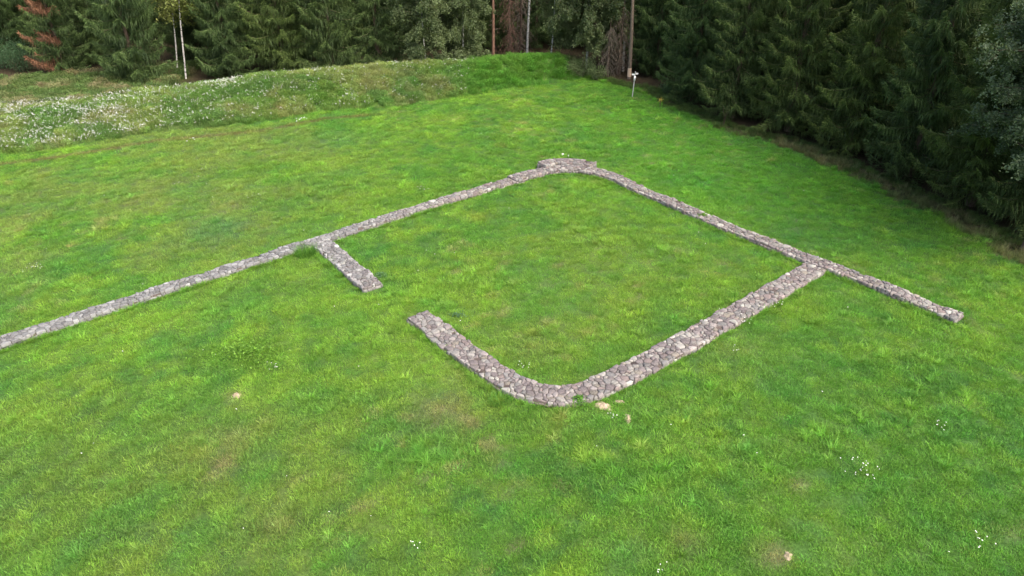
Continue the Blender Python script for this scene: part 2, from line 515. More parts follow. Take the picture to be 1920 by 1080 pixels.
STONE_COLS = [lin(150, 138, 134), lin(138, 125, 123), lin(158, 149, 142), lin(126, 113, 113), lin(166, 158, 150), lin(143, 125, 121), lin(132, 126, 124), lin(184, 178, 168), lin(146, 134, 122)]
STONE_W = np.array([5, 5, 4, 4, 2.5, 3.0, 4, 0.5, 2.0]); STONE_W = STONE_W / STONE_W.sum()

def round_poly(pa, rng):
    pa = pa + rng.normal(0, 0.006, pa.shape)
    q = []
    for a, b in zip(pa, np.roll(pa, -1, 0)):
        q += [a * 0.92 + b * 0.08, a * 0.08 + b * 0.92]
    q = np.array(q)
    d = np.linalg.norm(q - np.roll(q, 1, 0), axis=1)
    return q[d > 0.012] if (d > 0.012).sum() >= 4 else q

def stone_top(line, pa, z0, ztop, rng):
    """a stone seen from above: outline in s,t, from z0 up to ztop; returns verts, tris, quads (world)"""
    q = round_poly(pa, rng)
    if np.dot(q[:, 0], np.roll(q[:, 1], -1)) - np.dot(q[:, 1], np.roll(q[:, 0], -1)) < 0:
        q = q[::-1]
    c = q.mean(0); n = len(q)
    tilt = rng.normal(0, 0.045, 2)
    rings = []
    for k, dz in ((1.0, None), (1.0, -0.014), (0.93, -0.003)):
        pt = c + (q - c) * k
        xy = line.xy(pt[:, 0], pt[:, 1])
        z = np.full(n, z0) if dz is None else ztop + dz + (pt - c) @ tilt + rng.normal(0, 0.004, n)
        rings.append(np.concatenate([xy, z[:, None]], 1))
    cc = np.append(line.xy(c[:1], c[1:])[0] if False else line.xy(np.array([c[0]]), np.array([c[1]]))[0], ztop + rng.uniform(-0.008, 0.006))
    V = np.concatenate(rings + [cc[None]])
    Q, T = [], []
    for r in range(2):
        for k in range(n):
            a, b = r * n + k, r * n + (k + 1) % n
            Q.append((a, b, b + n, a + n))
    for k in range(n):
        T.append((2 * n + k, 2 * n + (k + 1) % n, 3 * n))
    return V, np.array(T), np.array(Q)

def stone_side(line, s0, s1, z0, z1, tface, sign, rng):
    """a stone in the wall's face; proud of the mortar by a few cm"""
    pa = np.array([(s0, z0), (s1, z0), (s1, z1), (s0, z1)], float) + rng.normal(0, 0.012, (4, 2))
    q = round_poly(pa, rng); n = len(q); c = q.mean(0)
    out = tface + sign * rng.uniform(0.0, 0.035)
    rings = []
    for k, t in ((1.0, tface - sign * 0.12), (1.0, out - sign * 0.02), (0.82, out)):
        pt = c + (q - c) * k
        xy = line.xy(pt[:, 0], np.full(n, t))
        rings.append(np.concatenate([xy, pt[:, 1:]], 1))
    cc = np.append(line.xy(np.array([c[0]]), np.array([out + sign * 0.008]))[0], c[1])
    V = np.concatenate(rings + [cc[None]])
    Q, T = [], []
    for r in range(2):
        for k in range(n):
            a, b = r * n + k, r * n + (k + 1) % n
            Q.append((a, b, b + n, a + n) if sign < 0 else (b, a, a + n, b + n))
    for k in range(n):
        a, b = 2 * n + k, 2 * n + (k + 1) % n
        T.append((a, b, 3 * n) if sign < 0 else (b, a, 3 * n))
    return V, np.array(T), np.array(Q)

def end_stone(line, s, outs, t0, t1, z0, z1, rng):
    """a stone closing the wall's end"""
    pa = np.array([(t0, z0), (t1, z0), (t1, z1), (t0, z1)], float) + rng.normal(0, 0.01, (4, 2))
    q = round_poly(pa, rng); n = len(q); c = q.mean(0)
    k0 = np.argmin(abs(line.s - s))
    base = line.xy(np.array([s]), np.array([0.0]))[0]
    nrm = line.n[k0]; tan = np.array((nrm[1], -nrm[0])) * outs
    rings = []
    o = rng.uniform(0.03, 0.07)
    for k, d in ((1.0, -0.12), (1.0, o - 0.02), (0.82, o)):
        pt = c + (q - c) * k
        xy = base + pt[:, :1] * nrm + d * tan
        rings.append(np.concatenate([xy, pt[:, 1:]], 1))
    cc = np.append(base + c[0] * nrm + (o + 0.008) * tan, c[1])
    V = np.concatenate(rings + [cc[None]]); Q, T = [], []
    for r in range(2):
        for k in range(n):
            a, b = r * n + k, r * n + (k + 1) % n
            Q.append((a, b, b + n, a + n))
    for k in range(n):
        T.append((2 * n + k, 2 * n + (k + 1) % n, 3 * n))
    if outs < 0:
        Q = [x[::-1] for x in Q]; T = [x[::-1] for x in T]
    return V, np.array(T), np.array(Q)

def join(parts):
    V, T, Q, A, o = [], [], [], [], 0
    for v, t, q, a in parts:
        V.append(v); T.append(t + o); Q.append(q + o); A.append(np.tile(np.append(a, 1.0), (len(v), 1))); o += len(v)
    return np.concatenate(V), np.concatenate(T), np.concatenate(Q), np.concatenate(A)

WALL_STRIPS = []       # (line, half width) for keeping the grass off

def build_wall(root, segs, rng, n_parts=300):
    """segs: dicts line, w, size, h(s), courses, skip(s,t), ends; all stones go under root"""
    o0 = np.array(root.location)
    stones = []; rim = {}
    for g in segs:
        line, w = g['line'], g['w']
        hf = lambda s, h_=g['h'], w_=w: h_(s) + 0.05 * math.sin(s * 1.3 + w_) * math.sin(s * 0.37)
        zb = g.get('zb', 0.0)
        WALL_STRIPS.append((line, w / 2, g.get('skip')))
        for pa in cells(line.len, w, g['size'], rng):
            c = pa.mean(0)
            if g.get('skip') and g['skip'](*line.xy(c[:1], c[1:])[0]):
                continue
            z = hf(c[0]) + zb + rng.normal(0, 0.014)
            g0 = zpt(line.xy(c[:1], c[1:])[0])
            if rng.random() < 0.01:
                continue                                   # a stone lost from the capping
            if abs(c[1]) > w / 2 - 0.16:
                rim[len(stones)] = 1.18                    # weathered, lichen-pale rim stones
            stones.append(stone_top(line, pa, z - 0.15 + g0, z + g0, rng))
        for sign in (-1, 1):
            zlo = zb - 0.06
            s = 0.0
            while s < line.len - 0.12:
                h = hf(s) + zb - 0.135
                nrow = max(1, round((h - zlo) / 0.17))
                ls = rng.uniform(0.20, 0.38)
                e = min(s + ls, line.len)
                p = line.xy(np.array([(s + e) / 2]), np.array([sign * w / 2]))[0]
                g0 = zpt(p)
                if not (g.get('skip') and g['skip'](*(line.xy(np.array([(s + e) / 2]), np.array([sign * (w / 2 + 0.15)]))[0]))):
                    for r in range(nrow):
                        za, zb2 = zlo + (h - zlo) * r / nrow, zlo + (h - zlo) * (r + 1) / nrow
                        off = rng.uniform(-0.05, 0.05) if nrow > 1 else 0
                        stones.append(stone_side(line, max(s + 0.012 + off, 0), min(e - 0.012 + off, line.len), za + 0.01 + g0, zb2 - 0.012 + g0, sign * w / 2 - sign * 0.01, sign, rng))
                s = e
        for outs in g.get('ends', ()):
            s = line.len if outs > 0 else 0.0
            t = -w / 2
            while t < w / 2 - 0.1:
                e = min(t + rng.uniform(0.22, 0.36), w / 2)
                if w / 2 - e < 0.1:
                    e = w / 2
                g0 = zpt(line.xy(np.array([s]), np.array([0.0]))[0])
                stones.append(end_stone(line, s, outs, t + 0.01, e - 0.01, zb - 0.05 + g0, hf(s) + zb - 0.13 + g0, rng))
                t = e
        # mortar core, a few cm inside the stones
        ss = np.linspace(0.03, line.len - 0.03, int(line.len / 0.3) + 2)
        prof = [(-w / 2 + 0.05, -0.1), (-w / 2 + 0.05, -0.05), (w / 2 - 0.05, -0.05), (w / 2 - 0.05, -0.1)]
        V = []
        for k, (t, dz) in enumerate(prof):
            xy = line.xy(ss, np.full(len(ss), t))
            zz = np.array([zb - 0.15 if dz == -0.1 else hf(a) + zb + dz - 0.004 for a in ss]) + zt(xy[:, 0], xy[:, 1])
            V.append(np.concatenate([xy, zz[:, None]], 1))
        V = np.stack(V, 1); m = len(ss)
        idx = np.arange(m * 4).reshape(m, 4)
        Q = [(idx[a, k], idx[a, k + 1], idx[a + 1, k + 1], idx[a + 1, k]) for a in range(m - 1) for k in range(3)]
        Q += [tuple(idx[0, ::-1]), tuple(idx[-1])]
        obj('mortar_core', mk('mortar_core', V.reshape(-1, 3) - o0, None, np.array(Q)), M['mortar'], root)
    # how large each stone shows in the photograph
    info = []
    for k, (V, T, Q) in enumerate(stones):
        x, y, w_ = pix(V[-1:])
        n = (len(V) - 1) // 3
        sp = np.ptp(pix(V[n:])[0]) * np.ptp(pix(V[n:])[1])
        vis = -30 < x[0] < 1950 and -20 < y[0] < 1100
        info.append(sp if vis else 0)
    order = np.argsort(-np.array(info))
    cols = [0.66 * np.array((0.93, 0.985, 1.0)) * np.array(STONE_COLS[rng.choice(len(STONE_COLS), p=STONE_W)]) * math.exp(rng.normal(0, 0.13)) * rim.get(k_, 1.0) for k_ in range(len(stones))]
    for k in range(len(stones)):                           # the western stretch is plain grey stone
        g_ = 0.75 * float(sstep(-1, -14, stones[k][0][-1, 0])) + 0.1
        cols[k] = cols[k] * (1 - g_) + g_ * cols[k].mean() * np.array((0.97, 0.99, 1.0))
    for k in order[:n_parts]:
        V, T, Q = stones[k]
        c = V.mean(0)
        me = mk('stone', V - c, T, Q, {'tint': ('FLOAT_COLOR', np.tile(np.append(cols[k], 1), (len(V), 1)))})
        obj('stone', me, M['stone'], root, tuple(c - o0))
    rest = [(*stones[k], cols[k]) for k in order[n_parts:]]
    if rest:
        V, T, Q, A = join(rest)
        r = obj('far_stones', mk('far_stones', V - o0, T, Q, {'tint': ('FLOAT_COLOR', A)}), M['stone'], root)
        r['kind'] = 'stuff'

# plan of the ruin, from the photograph: centre lines of the walls' tops
HW = 0.28
ap = lambda *l: [tuple(at(x, y, HW)) for x, y in l]
left_pts = [(-33.5, 20.5)] + ap((0, 639), (300, 541), (600, 447), (800, 382), (960, 336))
right_pts = ap((1160, 335), (1250, 374), (1400, 438), (1540, 489), (1800, 592))
corner_pts = [left_pts[-1]] + ap((1000, 324), (1035, 316), (1085, 316), (1120, 321)) + [right_pts[0]]
curtain_left, curtain_right = Line(left_pts, 2), Line(right_pts, 2)
curtain_corner = Line(corner_pts, 3)
hook_pts = ap((781, 587), (890, 668), (972, 727), (1060, 742), (1140, 716), (1300, 632), (1440, 551), (1532, 497))
hook_line = Line(hook_pts, 3)
stub_pts = ap((603, 454), (699, 534))
stub_line = Line(stub_pts, 0)

rw = np.random.default_rng(5)
flat = lambda s: HW
def near_line(line, half):
    def f(x, y):
        d = np.hypot(line.p[:, 0] - x, line.p[:, 1] - y).min()
        return d < half
    return f
c0 = at(1060, 315)
curtain = thing('curtain_wall', 'long low rubble stone fort wall bending round a raised corner at the back', 'stone wall', (c0[0], c0[1], 0)); curtain['kind'] = 'thing'
raised = Line(ap((1016, 313), (1038, 307), (1062, 305.5), (1088, 307), (1112, 313)), 3)
build_wall(curtain, [
    dict(line=curtain_left, w=0.86, size=0.225, h=flat),
    dict(line=curtain_right, w=0.95, size=0.225, h=flat, ends=(1,)),
    dict(line=curtain_corner, w=1.05, size=0.225, h=lambda s: HW + 0.06),
    dict(line=raised, w=1.0, size=0.24, h=lambda s: HW + 0.22, ends=(-1, 1)),
], rw)
h0 = at(1050, 735)
hook = thing('tower_wall', 'broad L-shaped rubble stone tower wall with a rounded near corner', 'stone wall', (h0[0], h0[1], 0)); hook['kind'] = 'thing'
build_wall(hook, [dict(line=hook_line, w=1.26, size=0.22, h=flat, ends=(-1,), skip=near_line(curtain_right, 0.5))], rw)
s0 = at(655, 495)
stub = thing('stub_wall', 'short straight stub of rubble stone wall left of the doorway gap', 'stone wall', (s0[0], s0[1], 0)); stub['kind'] = 'thing'
build_wall(stub, [dict(line=stub_line, w=1.18, size=0.215, h=flat, ends=(1,), skip=near_line(curtain_left, 0.45))], rw)

def wall_dist(x, y):
    """distance outside the nearest wall's edge (negative = on the wall)"""
    d = np.full(np.shape(x), 1e9)
    for line, hw, _ in WALL_STRIPS:
        p = line.p[::4]
        for a in range(0, len(x), 20000):
            xx, yy = x[a:a + 20000], y[a:a + 20000]
            m = np.full(len(xx), 1e9)
            for k in range(0, len(p), 64):
                q = p[k:k + 64]
                m = np.minimum(m, np.hypot(xx[:, None] - q[:, 0], yy[:, None] - q[:, 1]).min(1))
            d[a:a + 20000] = np.minimum(d[a:a + 20000], m - hw)
    return d

# ------------------------------------------------------------------ scattering
def scatter(name, P, rot, scl, kind, tint, protos):
    """one object that stands the prototype meshes at points (geometry nodes)"""
    me = mk(name, P, None, None, {'rot': ('FLOAT_VECTOR', rot), 'scl': ('FLOAT_VECTOR', scl), 'proto': ('INT', kind), 'tint': ('FLOAT_VECTOR', tint)})
    o = obj(name, me)
    t = bpy.data.node_groups.new(name, 'GeometryNodeTree')
    t.interface.new_socket('Geometry', in_out='INPUT', socket_type='NodeSocketGeometry')
    t.interface.new_socket('Geometry', in_out='OUTPUT', socket_type='NodeSocketGeometry')
    gi, go = t.nodes.new('NodeGroupInput'), t.nodes.new('NodeGroupOutput')
    def named(nm, typ):
        n = t.nodes.new('GeometryNodeInputNamedAttribute'); n.data_type = typ; n.inputs['Name'].default_value = nm
        return n.outputs['Attribute']
    r, s, k = named('rot', 'FLOAT_VECTOR'), named('scl', 'FLOAT_VECTOR'), named('proto', 'INT')
    e = t.nodes.new('FunctionNodeEulerToRotation'); t.links.new(r, e.inputs[0])
    j = t.nodes.new('GeometryNodeJoinGeometry')
    for i, pr in enumerate(protos):
        oi = t.nodes.new('GeometryNodeObjectInfo'); oi.inputs['Object'].default_value = pr; oi.inputs['As Instance'].default_value = True
        c = t.nodes.new('FunctionNodeCompare'); c.data_type = 'INT'; c.operation = 'EQUAL'
        t.links.new(k, c.inputs[2]); c.inputs[3].default_value = i
        ip = t.nodes.new('GeometryNodeInstanceOnPoints')
        t.links.new(gi.outputs[0], ip.inputs['Points']); t.links.new(c.outputs[0], ip.inputs['Selection'])
        t.links.new(oi.outputs['Geometry'], ip.inputs['Instance'])
        t.links.new(e.outputs[0], ip.inputs['Rotation']); t.links.new(s, ip.inputs['Scale'])
        t.links.new(ip.outputs[0], j.inputs[0])
    t.links.new(j.outputs[0], go.inputs[0])
    md = o.modifiers.new('scatter', 'NODES'); md.node_group = t
    return o

def blades(n, rad, h0, h1, w, lean, rng, shade=(0.7, 1.3)):
    a, r = rng.random(n) * 2 * PI, rad * np.sqrt(rng.random(n))
    base = np.stack([r * np.cos(a), r * np.sin(a), np.full(n, -0.02)], 1)
    h = rng.uniform(h0, h1, n)
    da = a + rng.normal(0, 1.0, n)
    d = np.stack([np.cos(da), np.sin(da), np.zeros(n)], 1)
    sd = rng.random(n) * 2 * PI
    side = np.stack([np.cos(sd), np.sin(sd), np.zeros(n)], 1) * (w * rng.uniform(0.7, 1.3, n))[:, None] * 0.5
    ln = (lean * rng.uniform(0.3, 1.5, n) * h)[:, None]
    up = np.array((0, 0, 1.0))
    mid = base + up * (h * 0.6)[:, None] + d * ln * 0.35
    tip = base + up * (h * rng.uniform(0.75, 1.0, n))[:, None] + d * ln
    V = np.stack([base - side, base + side, mid + side * 0.8, mid - side * 0.8, tip], 1).reshape(-1, 3)
    k = np.arange(n)[:, None] * 5
    Q = k + np.array([[0, 1, 2, 3]]); T = k + np.array([[3, 2, 4]])
    sh = np.repeat(rng.uniform(*shade, n), 5)
    return V, T, Q, sh

def join_sh(parts):
    V, T, Q, A, o = [], [], [], [], 0
    for v, t, q, a in parts:
        V.append(v); A.append(a)
        if t is not None and len(t): T.append(t + o)
        if q is not None and len(q): Q.append(q + o)
        o += len(v)
    return np.concatenate(V), (np.concatenate(T) if T else None), (np.concatenate(Q) if Q else None), np.concatenate(A)

def leaves(C, size, rng, shade=(0, 1), flat=0.5, asp=1.6):
    """small diamond leaves at points C"""
    n = len(C)
    a = rng.normal(size=(n, 3)); a[:, 2] *= flat; a /= np.linalg.norm(a, axis=1)[:, None]
    b = np.cross(a, rng.normal(size=(n, 3))); b /= np.linalg.norm(b, axis=1)[:, None]
    s = (size * rng.uniform(0.6, 1.3, n))[:, None]
    V = np.stack([C - a * s * asp * 0.5, C + b * s * 0.5, C + a * s * asp * 0.5, C - b * s * 0.5], 1).reshape(-1, 3)
    Q = np.arange(n)[:, None] * 4 + np.arange(4)
    return V, None, Q, np.repeat(rng.uniform(*shade, n), 4)

def proto(name, parts, mat):
    V, T, Q, A = join_sh(parts)
    return obj(name, mk(name, V, T, Q, {'shade': ('FLOAT', A)}), mat, link=False)

rg = np.random.default_rng(23)
def clover(n, rad, h, size, rng):
    a, r = rng.random(n) * 2 * PI, rad * np.sqrt(rng.random(n))
    C = np.stack([r * np.cos(a), r * np.sin(a), h * rng.uniform(0.4, 1.0, n)], 1)
    v, t, q, s = leaves(C, size, rng, (0.75, 1.3), 0.3, 1.2)
    return v, t, q, s
P_GRASS = [
    proto('tuft_a', [blades(70, 0.26, 0.05, 0.13, 0.013, 0.7, rg)], M['blade']),
    proto('tuft_b', [blades(60, 0.24, 0.06, 0.17, 0.014, 0.9, rg)], M['blade']),
    proto('tuft_c', [blades(60, 0.30, 0.04, 0.10, 0.015, 0.8, rg), blades(8, 0.2, 0.12, 0.24, 0.010, 0.8, rg, (1.0, 1.5))], M['blade']),
    proto('clover', [blades(25, 0.22, 0.05, 0.11, 0.013, 0.8, rg), clover(70, 0.24, 0.11, 0.032, rg)], M['blade']),
    proto('tall_a', [blades(60, 0.28, 0.22, 0.55, 0.016, 0.7, rg), clover(50, 0.28, 0.35, 0.045, rg)], M['blade']),
    proto('tall_b', [blades(45, 0.25, 0.25, 0.70, 0.014, 0.6, rg, (0.8, 1.5))], M['blade']),
    proto('herb', [clover(220, 0.32, 0.50, 0.048, rg), blades(15, 0.2, 0.2, 0.55, 0.014, 0.5, rg)], M['blade']),
    proto('fan', [blades(40, 0.10, 0.12, 0.30, 0.014, 1.3, rg, (0.85, 1.35))], M['blade']),
]

def jgrid(x0, x1, y0, y1, dens, rng):
    n = int((x1 - x0) * (y1 - y0) * dens)
    return rng.uniform(x0, x1, n), rng.uniform(y0, y1, n)
def in_view(x, y, z=0.2, mx=260, my=150):
    px, py, w = pix(np.stack([x, y, np.full(len(x), z)], 1))
    return (w > 1) & (px > -mx) & (px < 1920 + mx) & (py > -my) & (py < 1080 + my)

def make_grass():
    xs, ys = [], []
    for y0, y1, dn in ((11, 24, 22), (24, 36, 19), (36, 50, 15), (50, 66, 12), (66, 84, 10)):
        x, y = jgrid(-62, 40, y0, y1, dn, rg)
        m = in_view(x, y)
        xs.append(x[m]); ys.append(y[m])
    for line, hw, _ in WALL_STRIPS:                      # uncut grass along the foot of the walls
        for sg in (-1, 1):
            m = int(line.len * 11)
            ss = rg.random(m) * line.len
            q = line.xy(ss, sg * (hw + rg.uniform(0.02, 0.20, m)))
            v = in_view(q[:, 0], q[:, 1])
            xs.append(q[v, 0]); ys.append(q[v, 1])
    x, y = np.concatenate(xs), np.concatenate(ys)
    ed = edge_d(x, y); bk = behind_bank(x, y)
    df, fi, fs = seg_dist(x, y, FOOT); bankside = df * fs + 0.8 * (fbm(x, y, 2.5, 33, 2) - 0.5)
    rough_left = (bk > 0) & (x < -35) & (bk < 17)
    keep = (ed > -2.6) & ((bk < 3.2) | rough_left) & ((bk > -1e3))
    keep &= ~((y > 82.5) & ~rough_left)
    x, y, ed, bk, bankside, rough_left = (a[keep] for a in (x, y, ed, bk, bankside, rough_left))
    wd = wall_dist(x, y)
    k = wd > -0.02
    x, y, ed, bk, bankside, rough_left, wd = (a[k] for a in (x, y, ed, bk, bankside, rough_left, wd))
    n = len(x)
    tint = sward(x, y)
    n1 = fbm(x, y, 2.2, 101, 3); n2 = fbm(x, y, 5, 111, 2)
    kind = rg.choice([0, 1, 2], n, p=[0.45, 0.3, 0.25])
    darkness = tint @ np.array((1, 0.2, 0))
    kind = np.where((rg.random(n) < 0.5) & (tint[:, 0] < 0.085), 3, kind)
    kind = np.where((rg.random(n) < 0.04 + 0.12 * (n2 > 0.58)) & (n1 > 0.5), 7, kind)
    sc = 0.75 + 0.75 * n1 + rg.normal(0, 0.12, n)
    # the bank is not mown: tall grass and herbs
    onb = (bankside > 0) & (bk < 3.5)
    green_end = sstep(-6.5, -3.0, x) * onb
    kind = np.where(onb, rg.choice([4, 5, 6], n, p=[0.5, 0.25, 0.25]), kind)
    bc = mixc(np.broadcast_to(np.array((0.135, 0.25, 0.05)), (n, 3)), np.array((0.215, 0.29, 0.085)), sstep(0.4, 0.65, fbm(x, y, 3.5, 121, 3)))
    bc = mixc(bc, np.array((0.10, 0.21, 0.05)), 0.8 * sstep(0.5, 0.65, fbm(x, y, 4.0, 131, 3)))
    bc = mixc(bc, np.array((0.29, 0.25, 0.13)), 0.35 * sstep(0.58, 0.70, fbm(x, y, 2.4, 141, 3)) * (1 - green_end))
    bc = mixc(bc, np.array((0.27, 0.33, 0.10)), 0.4 * np.exp(-(bk / 1.0) ** 2))
    bc = mixc(bc, np.array((0.095, 0.26, 0.03)), 0.85 * green_end)
    tint = np.where(onb[:, None], bc, tint)
    sc = np.where(onb, 0.75 + 0.6 * n1 + rg.normal(0, 0.1, n), sc)
    kind = np.where(onb & (bankside < 0.8) & (rg.random(n) < 0.7), 1, kind); 
    # rough ground beyond the bank on the left
    rc = mixc(np.broadcast_to(np.array((0.105, 0.17, 0.05)), (n, 3)), np.array((0.26, 0.235, 0.125)), 0.8 * sstep(0.47, 0.64, fbm(x, y, 2.0, 151, 3)))
    tint = np.where(rough_left[:, None], rc, tint); kind = np.where(rough_left, rg.choice([4, 5, 6], n), kind)
    sc = np.where(rough_left, rg.uniform(0.9, 1.7, n), sc)
    # withered tall grass along the wood's edge, from the middle of the edge to the near end
    dry = sstep(0.8, 0.1, ed) * sstep(-2.2, -0.8, ed) * sstep(63, 57, y) * (0.25 + 0.75 * sstep(0.38, 0.6, fbm(x, y, 1.8, 163, 2)))
    isdry = (rg.random(n) < dry) & ~onb
    kind = np.where(isdry, rg.choice([5, 5, 1], n), kind)
    dc = mixc(np.broadcast_to(np.array((0.20, 0.175, 0.09)), (n, 3)), np.array((0.09, 0.14, 0.045)), fbm(x, y, 1.5, 161, 2))
    tint = np.where(isdry[:, None], dc, tint)
    sc = np.where(isdry, rg.uniform(0.5, 1.0, n), sc)
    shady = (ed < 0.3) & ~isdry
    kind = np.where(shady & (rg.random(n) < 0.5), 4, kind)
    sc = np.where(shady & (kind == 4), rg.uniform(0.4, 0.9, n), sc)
    tint = np.where((ed < -0.3)[:, None] & ~isdry[:, None], mixc(tint, np.array((0.07, 0.085, 0.035)), 0.75 * np.ones(n)), tint)  # grass in under the trees tinted darker, their shade painted in
    # uncut fringe along the walls
    fr = (wd < 0.28) & ~onb
    kind = np.where(fr & (rg.random(n) < 0.6), 7, kind)
    sc = np.where(fr, rg.uniform(0.55, 0.85, n) + 0.4 * sstep(0.5, 0.65, fbm(x, y, 1.6, 211, 2)), sc)
    tint = np.where(fr[:, None], mixc(tint, C_MID * 0.95, 0.6 * np.ones(n)), tint)
    tint = tint * np.exp(rg.normal(0, 0.17, (n, 1))) * rg.normal(1, 0.06, (n, 3))
    tint = np.clip(tint, 0.01, 0.7)
    z = zt(x, y)
    rot = np.stack([rg.normal(0, 0.08, n), rg.normal(0, 0.08, n), rg.random(n) * 2 * PI], 1)
    far = 1 + 0.25 * sstep(40, 75, y)
    hs = sc * rg.uniform(0.8, 1.2, n)
    scl = np.stack([np.clip(sc, 0.6, 1.6) * far, np.clip(sc, 0.6, 1.6) * far, hs], 1)
    m = ~onb & ~rough_left & ~isdry & ~shady
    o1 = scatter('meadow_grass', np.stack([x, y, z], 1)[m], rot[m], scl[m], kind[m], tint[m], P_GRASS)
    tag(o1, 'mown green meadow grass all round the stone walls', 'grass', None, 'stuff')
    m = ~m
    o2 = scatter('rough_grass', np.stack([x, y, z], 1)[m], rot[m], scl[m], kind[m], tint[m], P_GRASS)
    tag(o2, 'tall unmown grass and herbs on the bank and along the trees', 'tall grass', None, 'stuff')
make_grass()

# white flowers strewn over the bank
def umbel(rng, nhead, spread, h0, h1, size):
    """stems and white flat heads"""
    V, T, Q = [], [], []
    hv, hq = [], []
    o = ho = 0
    for k in range(nhead):
        a, r = rng.random() * 2 * PI, spread * math.sqrt(rng.random())
        x, y, h = r * math.cos(a), r * math.sin(a), rng.uniform(h0, h1)
        b = np.array((x * 0.4, y * 0.4, 0)); t = np.array((x, y, h)); w = 0.006
        V += [b + (w, 0, 0), b + (-w, 0, 0), t + (-w, 0, 0), t + (w, 0, 0), b + (0, w, 0), b + (0, -w, 0), t + (0, -w, 0), t + (0, w, 0)]
        Q += [(o, o + 1, o + 2, o + 3), (o + 4, o + 5, o + 6, o + 7)]; o += 8
        for m in range(3):
            c = t + np.array((rng.normal(0, size * 0.5), rng.normal(0, size * 0.5), rng.uniform(0, 0.015)))
            rr = size * rng.uniform(0.5, 0.9); ph = rng.random() * PI; tl = rng.normal(0, 0.25, 2)
            ring = [c + np.array((rr * math.cos(ph + i * PI / 3), rr * math.sin(ph + i * PI / 3), 0)) for i in range(6)]
            ring = [p + np.array((0, 0, (p - c)[:2] @ tl)) for p in ring]
            hv += ring + [c + np.array((0, 0, rr * 0.35))]
            hq += [(ho + i, ho + (i + 1) % 6, ho + 6) for i in range(6)]; ho += 7
    return np.array(V), np.array(Q), np.array(hv), np.array(hq)
def flower_proto(name, *a):
    v, q, hv, ht = umbel(*a)
    me = mk(name, np.concatenate([v, hv]), ht + len(v), q)
    me.materials.append(M['petal']); me.materials.append(M['stem'])
    mi = np.zeros(len(me.polygons), np.int32); mi[len(ht):] = 1
    me.polygons.foreach_set('material_index', mi)
    return obj(name, me, link=False)
P_FLOWER = [flower_proto('bloom_a', rg, 5, 0.16, 0.45, 0.75, 0.045), flower_proto('bloom_b', rg, 3, 0.10, 0.40, 0.7, 0.04), flower_proto('bloom_c', rg, 1, 0.05, 0.35, 0.6, 0.05)]
def make_flowers():
    x, y = jgrid(-60, 2, 50, 84, 34, rg)
    bk = behind_bank(x, y); df, fi, fs = seg_dist(x, y, FOOT); bs = df * fs
    m = (bs > 0.3) & (bk < 1.2) & in_view(x, y)
    x, y, bk, bs = x[m], y[m], bk[m], bs[m]
    dens = 0.62 * sstep(0.42, 0.66, fbm(x, y, 5.0, 171, 3)) * sstep(0.35, 0.62, fbm(x, y, 1.4, 181, 2)) + 0.07
    dens = dens * 2.5 * (0.6 + 0.9 * sstep(-16, -34, x)) * sstep(-3.0, -6.0, x)
    dens += 0.4 * np.exp(-((x + 39) / 5) ** 2) * sstep(0.38, 0.5, fbm(x, y, 1.6, 191, 2))
    m = rg.random(len(x)) < dens
    x, y = x[m], y[m]; n = len(x)
    s = rg.uniform(0.35, 0.68, n)
    o = scatter('bank_flowers', np.stack([x, y, zt(x, y)], 1), np.stack([np.zeros(n), np.zeros(n), rg.random(n) * 6.28], 1), np.stack([s, s, s * 1.5], 1),
                rg.choice([0, 1, 2], n, p=[0.3, 0.4, 0.3]), np.ones((n, 3)), P_FLOWER)
    tag(o, 'countless small white wildflowers sprinkled over the long bank', 'wildflowers', None, 'stuff')
    # stray blooms in the meadow
    x, y = jgrid(-45, 28, 14, 76, 1.2, rg)
    m = in_view(x, y) & (edge_d(x, y) > 1) & (rg.random(len(x)) < 0.012 + 0.22 * sstep(0.70, 0.78, fbm(x, y, 3, 201, 3)))
    x, y = x[m], y[m]; m = wall_dist(x, y) > 0.2; x, y = x[m], y[m]; n = len(x)
    s = rg.uniform(0.35, 0.6, n)
    o = scatter('meadow_flowers', np.stack([x, y, zt(x, y)], 1), np.stack([np.zeros(n), np.zeros(n), rg.random(n) * 6.28], 1), np.stack([s, s, s * 0.55], 1),
                np.full(n, 2), np.ones((n, 3)), P_FLOWER)
    tag(o, 'stray tiny white flowers dotted about the mown grass', 'wildflowers', None, 'stuff')
make_flowers()

# ------------------------------------------------------------------ trees
def tube(path, radii, n=7):
    path = np.asarray(path, float); m = len(path)
    t = np.gradient(path, axis=0); t /= np.linalg.norm(t, axis=1)[:, None] + 1e-9
    ref = np.where(np.abs(t[:, 2:3]) > 0.8, np.array([[1.0, 0, 0]]), np.array([[0, 0, 1.0]]))
    u = np.cross(t, ref); u /= np.linalg.norm(u, axis=1)[:, None]
    v = np.cross(t, u)
    a = np.arange(n) * 2 * PI / n
    V = path[:, None] + (u[:, None] * np.cos(a)[None, :, None] + v[:, None] * np.sin(a)[None, :, None]) * np.asarray(radii)[:, None, None]
    idx = np.arange(m * n).reshape(m, n)
    Q = np.stack([idx[:-1], np.roll(idx[:-1], -1, 1), np.roll(idx[1:], -1, 1), idx[1:]], -1).reshape(-1, 4)
    return V.reshape(-1, 3), Q

def tri_twigs(A, D, L, W, rng, shade):
    """thin needle-covered twigs: triangles from A along D"""
    n = len(A)
    s = np.cross(D, rng.normal(size=(n, 3))); s /= np.linalg.norm(s, axis=1)[:, None] + 1e-9
    V = np.stack([A - s * W[:, None] * 0.5, A + s * W[:, None] * 0.5, A + D * L[:, None]], 1).reshape(-1, 3)
    T = np.arange(n * 3).reshape(-1, 3)
    return V, T, None, np.repeat(np.clip(shade, 0, 1), 3)

